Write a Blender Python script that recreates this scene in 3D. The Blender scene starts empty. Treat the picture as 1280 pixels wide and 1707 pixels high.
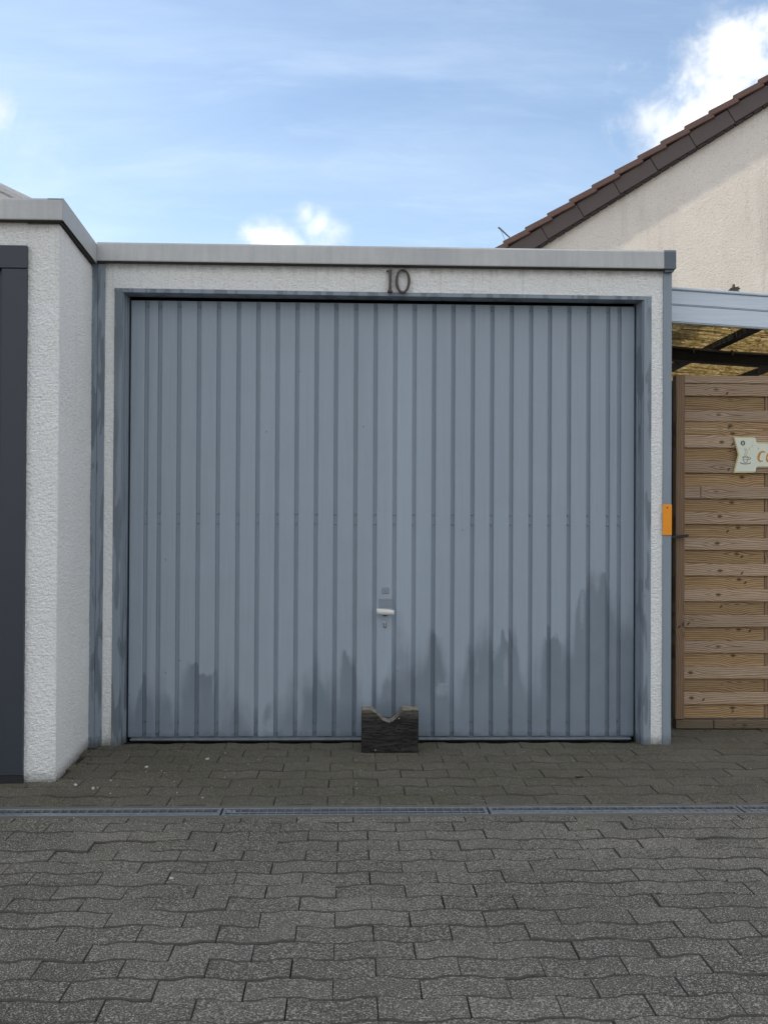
import bpy, bmesh, math, random
from mathutils import Vector, Matrix, noise
R = math.radians
random.seed(7)
S = bpy.context.scene
COL = S.collection

# ------------------------------------------------------------------ camera
cam = bpy.data.objects.new('camera', bpy.data.cameras.new('camera'))
COL.objects.link(cam)
yaw, pitch, roll = R(2.0), R(0.6), R(0.3)
fw = Vector((math.sin(yaw)*math.cos(pitch), math.cos(yaw)*math.cos(pitch), math.sin(pitch)))
rt = Vector((math.cos(yaw), -math.sin(yaw), 0)); up = rt.cross(fw)
r2 = rt*math.cos(roll) + up*math.sin(roll); u2 = up*math.cos(roll) - rt*math.sin(roll)
cam.matrix_world = Matrix(((r2.x, u2.x, -fw.x, 0), (r2.y, u2.y, -fw.y, -4.60), (r2.z, u2.z, -fw.z, 1.02), (0, 0, 0, 1)))
cam.data.sensor_fit = 'VERTICAL'; cam.data.sensor_height = 36.0
cam.data.lens = 1667.0/1707.0*36.0
cam.data.clip_start = 0.05; cam.data.clip_end = 2000
S.camera = cam
S.render.resolution_x, S.render.resolution_y = 767, 1024

# ------------------------------------------------------------------ view, world, sun
S.render.engine = 'CYCLES'
S.view_settings.view_transform = 'Standard'; S.view_settings.look = 'None'
S.view_settings.gamma = 1.0; S.view_settings.use_curve_mapping = False
S.view_settings.exposure = 1.2
S.view_settings.use_white_balance = True; S.view_settings.white_balance_temperature = 6800; S.view_settings.white_balance_tint = 9
SUN_EL, SUN_AZ = R(33), R(281)            # azimuth clockwise from +Y: the sun stands left, just behind the facade
sdir = Vector((math.sin(SUN_AZ)*math.cos(SUN_EL), math.cos(SUN_AZ)*math.cos(SUN_EL), math.sin(SUN_EL)))
sun = bpy.data.objects.new('sun', bpy.data.lights.new('sun', 'SUN'))
COL.objects.link(sun)
sun.data.energy = 2.0; sun.data.angle = R(1.0); sun.data.color = (1.0, 0.93, 0.82)
sun.rotation_euler = (-sdir).to_track_quat('-Z', 'Y').to_euler()

world = bpy.data.worlds.new('World'); S.world = world; world.use_nodes = True

class NT:
    """small helper around a node tree"""
    def __init__(self, nt): self.t = nt
    def n(self, typ, _props=None, **ins):
        nd = self.t.nodes.new(typ)
        for k, v in (_props or {}).items(): setattr(nd, k, v)
        for k, v in ins.items():
            key = int(k[1:]) if k[0] == 'i' and k[1:].isdigit() else k.replace('_', ' ')
            self.set(nd.inputs[key], v)
        return nd
    def set(self, sock, v):
        if isinstance(v, bpy.types.NodeSocket): self.t.links.new(v, sock)
        elif isinstance(v, bpy.types.Node): self.t.links.new(v.outputs[0], sock)
        else: sock.default_value = v
    def m(self, op, a, b=0.0, c=0.0, clamp=False):
        nd = self.n('ShaderNodeMath', {'operation': op, 'use_clamp': clamp})
        self.set(nd.inputs[0], a); self.set(nd.inputs[1], b); self.set(nd.inputs[2], c)
        return nd.outputs[0]
    def vm(self, op, a, b=(0, 0, 0), out=0):
        nd = self.n('ShaderNodeVectorMath', {'operation': op})
        self.set(nd.inputs[0], a); self.set(nd.inputs[1], b)
        return nd.outputs[out]
    def mix(self, f, a, b, blend='MIX'):
        nd = self.n('ShaderNodeMix', {'data_type': 'RGBA', 'blend_type': blend})
        self.set(nd.inputs[0], f); self.set(nd.inputs[6], a); self.set(nd.inputs[7], b)
        return nd.outputs[2]
    def noise(self, vec, scale, detail=2.0, rough=0.5, dist=0.0, col=False):
        nd = self.n('ShaderNodeTexNoise', Vector=vec, Scale=scale, Detail=detail, Roughness=rough, Distortion=dist)
        return nd.outputs[1 if col else 0]
    def mapr(self, v, a, b, c=0.0, d=1.0, smooth=False):
        nd = self.n('ShaderNodeMapRange', {'interpolation_type': 'SMOOTHSTEP' if smooth else 'LINEAR'})
        for i, x in enumerate((v, a, b, c, d)): self.set(nd.inputs[i], x)
        return nd.outputs[0]
    def comb(self, x, y, z):
        nd = self.n('ShaderNodeCombineXYZ')
        for i, v in enumerate((x, y, z)): self.set(nd.inputs[i], v)
        return nd.outputs[0]
    def sep(self, v):
        nd = self.n('ShaderNodeSeparateXYZ', Vector=v); return nd.outputs
    def bump(self, h, strength=0.5, dist=0.01):
        return self.n('ShaderNodeBump', Height=h, Strength=strength, Distance=dist).outputs[0]

def build_world():
    t = NT(world.node_tree); t.t.nodes.clear()
    sky = t.n('ShaderNodeTexSky', {'sky_type': 'NISHITA', 'sun_disc': False, 'sun_elevation': SUN_EL,
                                   'sun_rotation': SUN_AZ, 'air_density': 1.0, 'dust_density': 1.2, 'ozone_density': 2.0})
    d = t.n('ShaderNodeTexCoord').outputs['Generated']
    x, y, z = t.sep(d)
    zz = t.m('ADD', t.m('MAXIMUM', z, 0.0), 0.18)
    flat = t.comb(t.m('DIVIDE', x, zz), t.m('DIVIDE', y, zz), 0.0)
    # thin cirrus veil over the whole sky
    st = t.vm('MULTIPLY', flat, (0.55, 1.6, 1.0))
    veil = t.noise(st, 1.6, 7, 0.6, 0.35)
    veil2 = t.noise(t.vm('MULTIPLY', flat, (1.1, 3.4, 1.0)), 3.0, 6, 0.62, 0.5)
    v = t.m('ADD', t.mapr(veil, 0.32, 0.80, 0.02, 0.27, True), t.mapr(veil2, 0.45, 0.85, 0.0, 0.13, True))
    low = t.mapr(z, 0.0, 0.42, 0.2, 0.0, True)
    v = t.m('ADD', v, low, clamp=True)
    col = t.mix(v, sky.outputs[0], (4.4, 5.1, 6.0, 1))
    # cumulus puffs: a few in view, others all round the horizon
    nz = t.noise(d, 15.0, 9, 0.6, 0.5)
    nz2 = t.noise(t.vm('ADD', d, (3.1, 1.7, 0.4)), 42.0, 7, 0.6, 0.4)
    tot = None
    puffs = [((0.335, 0.86, 0.382), 0.085, 1.0), ((0.39, 0.83, 0.375), 0.11, 1.0), ((0.275, 0.889, 0.362), 0.046, 0.85), ((0.30, 0.87, 0.35), 0.05, 0.8),
             ((-0.084, 0.958, 0.273), 0.027, 0.9), ((-0.068, 0.958, 0.268), 0.022, 0.85), ((-0.043, 0.958, 0.296), 0.017, 0.5), ((-0.030, 0.958, 0.287), 0.019, 0.55), ((-0.018, 0.958, 0.276), 0.022, 0.5),
             ((-0.312, 0.882, 0.358), 0.026, 0.7), ((-0.285, 0.90, 0.328), 0.05, 0.16),
             ((0.9, 0.2, 0.33), 0.2, 1), ((0.6, -0.7, 0.4), 0.24, 1), ((-0.2, -0.9, 0.36), 0.22, 1), ((-0.75, -0.6, 0.3), 0.2, 1),
             ((0.1, -0.8, 0.62), 0.2, 1), ((0.75, -0.2, 0.6), 0.2, 1)]
    for c, rad, amt in puffs:
        c = Vector(c).normalized()
        dist = t.vm('DISTANCE', d, tuple(c), out=1)
        e = t.m('ADD', t.m('SUBTRACT', 1.0, t.m('DIVIDE', dist, rad)),
                t.m('ADD', t.m('MULTIPLY', t.m('SUBTRACT', nz, 0.5), 2.0), t.m('MULTIPLY', t.m('SUBTRACT', nz2, 0.5), 1.0)))
        mk = t.m('MULTIPLY', t.mapr(e, 0.0, 1.25, 0.0, 1.0, True), amt)
        tot = mk if tot is None else t.m('MAXIMUM', tot, mk)
    # unseen broken cumulus added behind and right of the camera to brighten the facade
    fill_cloud = t.noise(t.vm('ADD', flat, (7.3, 2.1, 0.0)), 1.5, 8, 0.55, 0.3)
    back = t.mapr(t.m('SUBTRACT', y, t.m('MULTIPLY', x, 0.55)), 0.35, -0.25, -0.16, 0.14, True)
    tot = t.m('MAXIMUM', tot, t.mapr(t.m('ADD', fill_cloud, back), 0.50, 0.64, 0.0, 1.0, True))
    shade = t.mapr(t.noise(t.vm('ADD', d, (0.0, 0.0, 0.03)), 11.0, 5, 0.5), 0.40, 0.70, 0.0, 1.0, True)
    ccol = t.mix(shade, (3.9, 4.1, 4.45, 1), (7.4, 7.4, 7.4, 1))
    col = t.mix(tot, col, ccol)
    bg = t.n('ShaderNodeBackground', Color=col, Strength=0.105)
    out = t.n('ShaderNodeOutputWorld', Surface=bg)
build_world()

# ------------------------------------------------------------------ materials
def new_mat(name):
    m = bpy.data.materials.new(name); m.use_nodes = True
    t = NT(m.node_tree); t.t.nodes.clear()
    b = t.n('ShaderNodeBsdfPrincipled'); o = t.n('ShaderNodeOutputMaterial', Surface=b)
    return m, t, b, o
def rgba(c): return (c[0], c[1], c[2], 1.0)

def plain(name, col, rough=0.5, metal=0.0, var=0.12, scale=25.0, bump=0.0, bscale=120.0):
    m, t, b, o = new_mat(name)
    p = t.n('ShaderNodeTexCoord').outputs['Object']
    n = t.noise(p, scale, 4, 0.6)
    dark = tuple(c*(1-var) for c in col); lite = tuple(c*(1+var) for c in col)
    t.set(b.inputs['Base Color'], t.mix(n, rgba(dark), rgba(lite)))
    b.inputs['Roughness'].default_value = rough; b.inputs['Metallic'].default_value = metal
    if bump: t.set(b.inputs['Normal'], t.bump(t.noise(p, bscale, 3, 0.6), bump, 0.004))
    return m

def stucco(name, col, tint, grain=110.0, stretch=(1, 1, 1), strength=0.7, dist=0.006, base_dirt=True, stain=0.0):
    m, t, b, o = new_mat(name)
    p = t.n('ShaderNodeNewGeometry').outputs['Position']
    ps = t.vm('MULTIPLY', p, stretch)
    g1 = t.noise(ps, grain, 3, 0.6, 0.6); g2 = t.noise(ps, grain*0.4, 3, 0.55, 0.3)
    h = t.m('ADD', g1, t.m('MULTIPLY', g2, 0.5))
    big = t.noise(p, 2.2, 5, 0.6)
    c = t.mix(t.mapr(big, 0.35, 0.7), rgba(col), rgba(tint))
    # small darker flecks at about the grain size of the render
    c = t.mix(t.mapr(t.noise(ps, grain*0.8, 4, 0.65), 0.56, 0.66, 0.0, 0.45), c, rgba(tuple(v*0.5 for v in tint)))
    x, y, z = t.sep(p)
    if base_dirt:
        pt = t.noise(t.vm('MULTIPLY', p, (1, 1, 2.2)), 5.5, 4, 0.55, 0.4)
        c = t.mix(t.mapr(pt, 0.60, 0.68, 0.0, 0.7, True), c, (0.88, 0.915, 0.95, 1))
        rs = t.noise(t.vm('MULTIPLY', p, (34, 34, 1.1)), 1.0, 3, 0.6)
        c = t.mix(t.m('MULTIPLY', t.mapr(rs, 0.56, 0.72, 0.0, 0.22, True), t.mapr(z, 1.2, 2.2, 0.2, 1.0)), c, (0.42, 0.41, 0.37, 1))
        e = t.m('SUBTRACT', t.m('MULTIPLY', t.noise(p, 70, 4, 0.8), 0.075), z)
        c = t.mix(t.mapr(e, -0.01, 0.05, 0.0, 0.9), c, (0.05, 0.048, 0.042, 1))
        e2 = t.m('SUBTRACT', t.m('MULTIPLY', t.noise(p, 7, 3, 0.6), 0.5), z)
        c = t.mix(t.mapr(e2, -0.05, 0.25, 0.0, 0.12), c, (0.3, 0.29, 0.26, 1))
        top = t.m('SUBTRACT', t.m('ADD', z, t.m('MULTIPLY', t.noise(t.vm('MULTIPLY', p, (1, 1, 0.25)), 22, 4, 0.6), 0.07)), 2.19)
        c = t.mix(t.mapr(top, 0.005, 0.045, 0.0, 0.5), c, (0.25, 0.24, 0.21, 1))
    if stain:
        s = t.noise(t.vm('MULTIPLY', p, (1.6, 1.6, 0.16)), 2.0, 5, 0.65)
        c = t.mix(t.mapr(s, 0.5, 0.72, 0.0, stain, True), c, rgba(tuple(v*0.62 for v in tint)))
    t.set(b.inputs['Base Color'], c); b.inputs['Roughness'].default_value = 0.92
    b.inputs['Specular IOR Level'].default_value = 0.15
    t.set(b.inputs['Normal'], t.bump(h, strength, dist))
    return m

M = {}
M['stucco_white'] = stucco('stucco_white', (0.90, 0.905, 0.905), (0.86, 0.865, 0.85), 150, (1, 1, 1.25), 0.9, 0.009)
M['stucco_cream'] = stucco('stucco_cream', (0.74, 0.69, 0.635), (0.70, 0.65, 0.595), 62, (1, 1, 1.2), 0.55, 0.022, False, 0.45)

def paint_grey(name, lite, dark, door=False):
    """faded grey paint with darker, hand-brushed and weathered areas"""
    m, t, b, o = new_mat(name)
    p = t.n('ShaderNodeNewGeometry').outputs['Position']
    x, y, z = t.sep(p)
    n1 = t.noise(t.comb(t.m('MULTIPLY', x, 13), 0.0, t.m('MULTIPLY', z, 0.8 if door else 2.0)), 1.0, 1.5, 0.5, 0.15)
    n2 = t.noise(t.comb(t.m('MULTIPLY', x, 48), 3.0, t.m('MULTIPLY', z, 1.6)), 1.0, 2, 0.55, 0.2)
    if door:
        cv = t.n('ShaderNodeFloatCurve'); cu = cv.mapping.curves[0]
        pts = [(-1.02, .31), (-.9, .33), (-.72, .27), (-.6, .38), (-.5, .30), (-.4, .20), (-.25, .32), (-.1, .42), (0.02, .42),
               (.12, .32), (.23, .50), (.36, .52), (.48, .42), (.58, .50), (.72, .52), (.86, .48), (.98, .50), (1.06, .66), (1.12, .80), (1.22, .76), (1.35, .72)]
        pts = [((a+1.02)/2.37, h) for a, h in pts]
        cu.points[0].location = pts[0]; cu.points[1].location = pts[-1]
        for q in pts[1:-1]: cu.points.new(*q)
        cv.mapping.update()
        t.set(cv.inputs['Value'], t.m('DIVIDE', t.m('ADD', x, 1.02), 2.37))
        h = t.m('ADD', cv.outputs[0], t.m('ADD', t.m('MULTIPLY', t.m('ADD', t.m('MULTIPLY', t.m('SUBTRACT', n1, 0.5), 0.36), t.m('MULTIPLY', t.m('SUBTRACT', t.noise(t.comb(t.m('MULTIPLY', x, 9), 2.0, t.m('MULTIPLY', z, 5.0)), 1.0, 3, 0.55, 0.3), 0.5), 0.34)), 1.0), t.m('ADD', t.m('MULTIPLY', t.m('SUBTRACT', n2, 0.5), 0.07), t.m('MULTIPLY', t.m('SUBTRACT', t.n('ShaderNodeObjectInfo').outputs['Random'], 0.5), 0.14))))
        d = t.m('SUBTRACT', h, z)
        soft = t.mapr(t.noise(t.comb(t.m('MULTIPLY', x, 11), 7.0, t.m('MULTIPLY', z, 1.2)), 1.0, 1, 0.5), 0.36, 0.62, 0.025, 0.40)
        mask = t.mapr(d, 0.0, soft, 0.0, 0.88, True)
        sm = t.noise(t.comb(t.m('MULTIPLY', x, 34), 9.0, t.m('MULTIPLY', z, 3.0)), 1.0, 2, 0.5, 0.5)
        smear = t.m('MULTIPLY', t.mapr(sm, 0.62, 0.72, 0.0, 0.55, True), t.mapr(d, 0.05, 0.5, 1.0, 0.0, True))
        mask = t.m('MULTIPLY', mask, t.m('SUBTRACT', 1.0, smear))
        # rubbed, chalky scuffs left by things knocking against the sheet
        for sx, sz, rx, rz in ((0.437, 0.232, 0.034, 0.03), (0.445, 0.262, 0.03, 0.008), (-0.33, 0.21, 0.012, 0.07), (-0.245, 0.25, 0.010, 0.08), (0.99, 0.52, 0.05, 0.05), (1.10, 0.62, 0.012, 0.10), (0.74, 0.33, 0.014, 0.09), (0.86, 0.42, 0.03, 0.012)):
            q = t.m('ADD', t.m('POWER', t.m('DIVIDE', t.m('SUBTRACT', x, sx), rx), 2.0), t.m('POWER', t.m('DIVIDE', t.m('SUBTRACT', z, sz), rz), 2.0))
            q = t.m('ADD', q, t.m('MULTIPLY', t.m('SUBTRACT', t.noise(p, 60, 3, 0.6), 0.5), 1.6))
            mask = t.m('MULTIPLY', mask, t.mapr(q, 0.1, 1.3, 0.45, 1.0, True))
    else:
        n3 = t.noise(t.comb(t.m('MULTIPLY', x, 26), t.m('MULTIPLY', y, 20), t.m('MULTIPLY', z, 4.2)), 1.0, 2, 0.5, 0.15)
        mask = t.m('MULTIPLY', t.mapr(n3, 0.50, 0.54, 0.0, 0.9, True), t.mapr(n1, 0.36, 0.52, 0.1, 1.0, True))
    if door:                                     # bleached stripe down the middle panels
        bl = t.m('POWER', 2.718, t.m('MULTIPLY', t.m('POWER', t.m('DIVIDE', t.m('SUBTRACT', x, 0.25), 0.10), 2.0), -1.0))
        lite = t.mix(t.m('MULTIPLY', bl, 0.5), rgba(lite), rgba(tuple(v*1.25 for v in lite)))
        lite0 = (0.298, 0.357, 0.424)
    else: lite0, lite = lite, rgba(lite)
    c = t.mix(mask, lite, rgba(dark))
    fine = t.noise(t.comb(t.m('MULTIPLY', x, 150), t.m('MULTIPLY', y, 90), t.m('MULTIPLY', z, 2.2)), 1.0, 3, 0.6)
    c = t.mix(t.mapr(fine, 0.3, 0.75, 0.0, 0.13), c, rgba(tuple(v*0.6 for v in dark)))
    cloud = t.noise(p, 3.0, 4, 0.6)
    c = t.mix(t.mapr(cloud, 0.35, 0.7, 0.0, 0.22), c, rgba(tuple(v*1.1 for v in lite0)))
    vo = t.n('ShaderNodeTexVoronoi', Vector=p, Scale=13.0)
    sp = t.m('MULTIPLY', t.m('LESS_THAN', vo.outputs['Distance'], 0.05), t.m('GREATER_THAN', t.sep(vo.outputs['Color'])[0], 0.80))
    c = t.mix(t.m('MULTIPLY', sp, 0.55), c, (0.07, 0.07, 0.075, 1))
    e = t.m('SUBTRACT', t.m('MULTIPLY', t.noise(p, 40, 4, 0.7), 0.07), z)
    c = t.mix(t.mapr(e, -0.01, 0.03, 0.0, 0.6), c, (0.06, 0.06, 0.055, 1))
    t.set(b.inputs['Base Color'], c)
    t.set(b.inputs['Roughness'], t.mapr(mask, 0.0, 1.0, 0.55, 0.42))
    b.inputs['Specular IOR Level'].default_value = 0.4
    hb = t.m('ADD', t.m('MULTIPLY', t.noise(p, 6, 2, 0.5), 1.0), t.m('MULTIPLY', fine, 0.04))
    t.set(b.inputs['Normal'], t.bump(hb, 0.22, 0.02))
    return m
M['door_paint'] = paint_grey('door_paint', (0.298, 0.357, 0.424), (0.150, 0.190, 0.233), True)
M['trim_paint'] = paint_grey('trim_paint', (0.24, 0.285, 0.335), (0.125, 0.152, 0.185))
M['corner_paint'] = paint_grey('corner_paint', (0.235, 0.28, 0.33), (0.22, 0.262, 0.31))

def fascia_mat():
    m, t, b, o = new_mat('weathered_aluminium')
    p = t.n('ShaderNodeNewGeometry').outputs['Position']
    x, y, z = t.sep(p)
    c = t.mix(t.mapr(t.noise(p, 2.0, 5, 0.65), 0.35, 0.7), (0.41, 0.425, 0.44, 1), (0.52, 0.525, 0.52, 1))
    s = t.noise(t.vm('MULTIPLY', p, (40, 40, 5)), 1.0, 4, 0.6)
    c = t.mix(t.mapr(s, 0.4, 0.75, 0.0, 0.32), c, (0.30, 0.30, 0.29, 1))
    s2 = t.noise(t.vm('MULTIPLY', p, (90, 90, 60)), 1.0, 4, 0.7)
    c = t.mix(t.mapr(s2, 0.55, 0.75, 0.0, 0.3), c, (0.33, 0.32, 0.28, 1))
    t.set(b.inputs['Base Color'], c)
    b.inputs['Roughness'].default_value = 0.5; b.inputs['Metallic'].default_value = 0.15
    t.set(b.inputs['Normal'], t.bump(t.noise(p, 5, 2, 0.5), 0.15, 0.02))
    return m
M['fascia'] = fascia_mat()
M['fascia_dark'] = plain('dark_grey_paint', (0.10, 0.12, 0.15), 0.5, 0, 0.15, 9)
M['underside'] = plain('dark_soffit', (0.06, 0.055, 0.045), 0.9, 0, 0.4, 30, 0.4)  # mottled dark brown for the roof undersides
M['anthracite'] = plain('anthracite_metal', (0.029, 0.036, 0.051), 0.45, 0.0, 0.1, 6, 0.08, 240)
M['rubber'] = plain('black_rubber', (0.012, 0.012, 0.013), 0.7)
M['black'] = plain('black_void', (0.006, 0.006, 0.007), 0.95)
M['concrete'] = plain('edge_concrete', (0.12, 0.113, 0.097), 0.9, 0, 0.3, 60, 0.5, 150)
M['steel'] = plain('dirty_galvanised_steel', (0.27, 0.295, 0.32), 0.42, 0.6, 0.45, 30)
M['bronze'] = plain('aged_bronze', (0.068, 0.054, 0.046), 0.5, 0.35, 0.3, 70, 0.2, 300)
M['white_plastic'] = plain('worn_white_plastic', (0.66, 0.655, 0.63), 0.4, 0, 0.08, 60)
M['zinc'] = plain('zinc_key', (0.42, 0.43, 0.43), 0.4, 0.7, 0.1, 60)
M['orange'] = plain('orange_plastic', (0.85, 0.30, 0.006), 0.45, 0, 0.08, 40)
M['blackmetal'] = plain('black_metal', (0.018, 0.02, 0.024), 0.45, 0.2)
M['roofmetal'] = plain('grey_roofing', (0.2, 0.2, 0.2), 0.85)
M['brown_tile'] = plain('brown_roof_tile', (0.105, 0.058, 0.048), 0.7, 0, 0.35, 7, 0.5, 60)
M['brown_board'] = plain('brown_verge_board', (0.082, 0.061, 0.058), 0.6, 0, 0.15, 4, 0.1, 60)
M['brown_trim'] = plain('dark_brown_trim', (0.035, 0.024, 0.022), 0.8)
M['white_rib'] = plain('pale_canopy_rib', (0.66, 0.67, 0.69), 0.5)
def sheet_mat():
    m, t, b, o = new_mat('translucent_white_sheet')
    d = t.n('ShaderNodeBsdfDiffuse', Color=(0.8, 0.8, 0.8, 1)); tr = t.n('ShaderNodeBsdfTranslucent', Color=(0.8, 0.8, 0.8, 1))
    t.set(o.inputs['Surface'], t.n('ShaderNodeMixShader', i0=0.55, i1=d, i2=tr))
    return m
M['white_sheet'] = sheet_mat()
M['house_wall'] = plain('rendered_house_wall', (0.62, 0.59, 0.54), 0.9, 0, 0.1, 3, 0.4, 60)
M['dark_wood'] = plain('dark_stained_timber', (0.010, 0.008, 0.007), 0.85, 0, 0.3, 20, 0.3, 60)
M['cable'] = plain('olive_cable', (0.075, 0.07, 0.055), 0.6)
M['green_cover'] = plain('dark_green_canvas', (0.006, 0.028, 0.018), 0.85, 0, 0.35, 12, 0.4, 40)
M['grey_box'] = plain('grey_plastic', (0.075, 0.078, 0.075), 0.6, 0, 0.25, 20)
M['dark_box'] = plain('dark_plastic', (0.02, 0.022, 0.026), 0.6, 0, 0.3, 20)
M['red_box'] = plain('dark_red_plastic', (0.06, 0.008, 0.006), 0.6, 0, 0.3, 20)
M['cream'] = plain('cream_enamel', (0.66, 0.69, 0.58), 0.4, 0, 0.10, 40)
M['gold_edge'] = plain('worn_gold_edge', (0.52, 0.36, 0.11), 0.5, 0, 0.45, 70)
M['yellow_edge'] = plain('pale_yellow_edge', (0.74, 0.66, 0.36), 0.5, 0, 0.15, 70)
M['ink'] = plain('grey_ink', (0.045, 0.055, 0.05), 0.6, 0, 0.2, 200)
M['letter'] = plain('ochre_letter', (0.50, 0.235, 0.022), 0.5, 0, 0.25, 90)
M['pebble'] = plain('pale_pebble', (0.45, 0.43, 0.37), 0.9, 0, 0.3, 90)
M['moss'] = plain('moss', (0.035, 0.05, 0.012), 0.95, 0, 0.5, 90)
M['leaf'] = plain('dry_leaf', (0.06, 0.035, 0.018), 0.8, 0, 0.4, 90)
M['blue_metal'] = plain('blue_grey_rod', (0.06, 0.09, 0.13), 0.5)

def beam_paint():
    m, t, b, o = new_mat('pale_blue_painted_wood')
    p = t.n('ShaderNodeNewGeometry').outputs['Position']
    g = t.noise(t.vm('MULTIPLY', p, (3, 30, 90)), 1.0, 5, 0.6, 0.3)
    c = t.mix(t.mapr(g, 0.3, 0.7), (0.52, 0.60, 0.70, 1), (0.62, 0.70, 0.79, 1))
    c = t.mix(t.mapr(g, 0.62, 0.7, 0.0, 0.4), c, (0.36, 0.42, 0.5, 1))
    t.set(b.inputs['Base Color'], c); b.inputs['Roughness'].default_value = 0.42
    t.set(b.inputs['Normal'], t.bump(g, 0.35, 0.004))
    return m
M['beam_paint'] = beam_paint()

def wood(name, a, b_, vertical=False):
    """pressure-treated pine: growth rings bending round a knot whose place comes from each board's own properties"""
    m, t, b, o = new_mat(name)
    at = lambda k: t.n('ShaderNodeAttribute', {'attribute_type': 'OBJECT', 'attribute_name': k}).outputs['Fac']
    p = t.n('ShaderNodeNewGeometry').outputs['Position']
    x, y, z = t.sep(p)
    if vertical: x, z = z, x
    u = t.m('SUBTRACT', x, at('knot_x')); w = t.m('SUBTRACT', z, at('knot_z'))
    seed = at('tone')
    q = t.comb(t.m('MULTIPLY', x, 4.5), t.m('MULTIPLY', seed, 37.0), t.m('MULTIPLY', z, 26))
    wob = t.m('MULTIPLY', t.m('SUBTRACT', t.noise(q, 1.0, 3, 0.5, 0.2), 0.5), 0.022)
    ex = t.m('POWER', 2.718, t.m('MULTIPLY', t.m('POWER', t.m('DIVIDE', u, 0.05), 2.0), -1.0))
    ex2 = t.m('POWER', 2.718, t.m('MULTIPLY', t.m('POWER', t.m('DIVIDE', t.m('ADD', u, -0.05), 0.16), 2.0), -1.0))
    f = t.m('SUBTRACT', t.m('ABSOLUTE', t.m('ADD', w, wob)), t.m('ADD', t.m('MULTIPLY', ex, 0.0105), t.m('MULTIPLY', ex2, 0.009)))
    ring = t.m('SINE', t.m('MULTIPLY', f, 620.0))
    band = t.noise(t.comb(t.m('MULTIPLY', f, 260.0), seed, 0.0), 1.0, 3, 0.6)
    k = t.m('ADD', t.m('MULTIPLY', t.m('POWER', t.mapr(ring, -0.6, 1.0, 0.0, 1.0), 2.0), 0.62), t.m('MULTIPLY', t.mapr(band, 0.35, 0.7), 0.5))
    fib = t.noise(t.comb(t.m('MULTIPLY', x, 9), y, t.m('MULTIPLY', z, 420)), 1.0, 3, 0.6)
    k = t.m('ADD', k, t.m('MULTIPLY', t.m('SUBTRACT', fib, 0.5), 0.5), clamp=True)
    c = t.mix(k, rgba(a), rgba(b_))
    tone = t.mapr(seed, 0.0, 1.0, 0.72, 1.22)
    c = t.mix(1.0, c, t.comb(tone, tone, tone), 'MULTIPLY')
    c = t.mix(t.mapr(t.noise(t.comb(t.m('MULTIPLY', x, 5), seed, t.m('MULTIPLY', z, 18)), 1.0, 4, 0.6), 0.45, 0.75, 0.0, 0.4), c, rgba((a[0]*0.9, a[1]*0.93, a[2]*0.98)))
    kd = t.m('SQRT', t.m('ADD', t.m('POWER', t.m('DIVIDE', u, 0.0125), 2.0), t.m('POWER', t.m('DIVIDE', w, 0.0085), 2.0)))
    kd = t.m('ADD', kd, t.m('MULTIPLY', t.m('SUBTRACT', t.noise(p, 120, 2, 0.5), 0.5), 0.5))
    c = t.mix(t.m('MULTIPLY', t.mapr(kd, 0.7, 1.25, 0.75, 0.0), t.mapr(seed, 0.3, 0.5, 0.25, 1.0)), c, rgba((0.055, 0.033, 0.02)))
    u3 = t.m('ADD', u, t.m('MULTIPLY', t.m('SUBTRACT', t.m('FRACT', t.m('MULTIPLY', seed, 23.3)), 0.6), 0.22)); w3 = t.m('ADD', w, t.mapr(t.m('FRACT', t.m('MULTIPLY', seed, 51.7)), 0.0, 1.0, 0.004, 0.024))
    kd2 = t.m('SQRT', t.m('ADD', t.m('POWER', t.m('DIVIDE', t.m('ADD', u3, t.m('MULTIPLY', w3, -0.6)), 0.006), 2.0), t.m('POWER', t.m('DIVIDE', w3, 0.008), 2.0)))
    c = t.mix(t.m('MULTIPLY', t.mapr(kd2, 0.6, 1.3, 0.85, 0.0), t.mapr(t.m('FRACT', t.m('MULTIPLY', seed, 9.7)), 0.45, 0.6)), c, rgba((0.035, 0.02, 0.012)))
    t.set(b.inputs['Base Color'], c); b.inputs['Roughness'].default_value = 0.75
    b.inputs['Specular IOR Level'].default_value = 0.25
    t.set(b.inputs['Normal'], t.bump(k, 0.25, 0.002))
    return m
M['wood_front'] = wood('weathered_pine_front', (0.47, 0.355, 0.255), (0.15, 0.085, 0.045))
M['wood_back'] = wood('weathered_pine_back', (0.42, 0.285, 0.155), (0.11, 0.053, 0.02))
M['wood_post'] = wood('weathered_pine_post', (0.28, 0.185, 0.118), (0.125, 0.075, 0.042), True)
M['wood_base'] = wood('weathered_pine_base', (0.18, 0.14, 0.095), (0.08, 0.056, 0.035))

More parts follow.
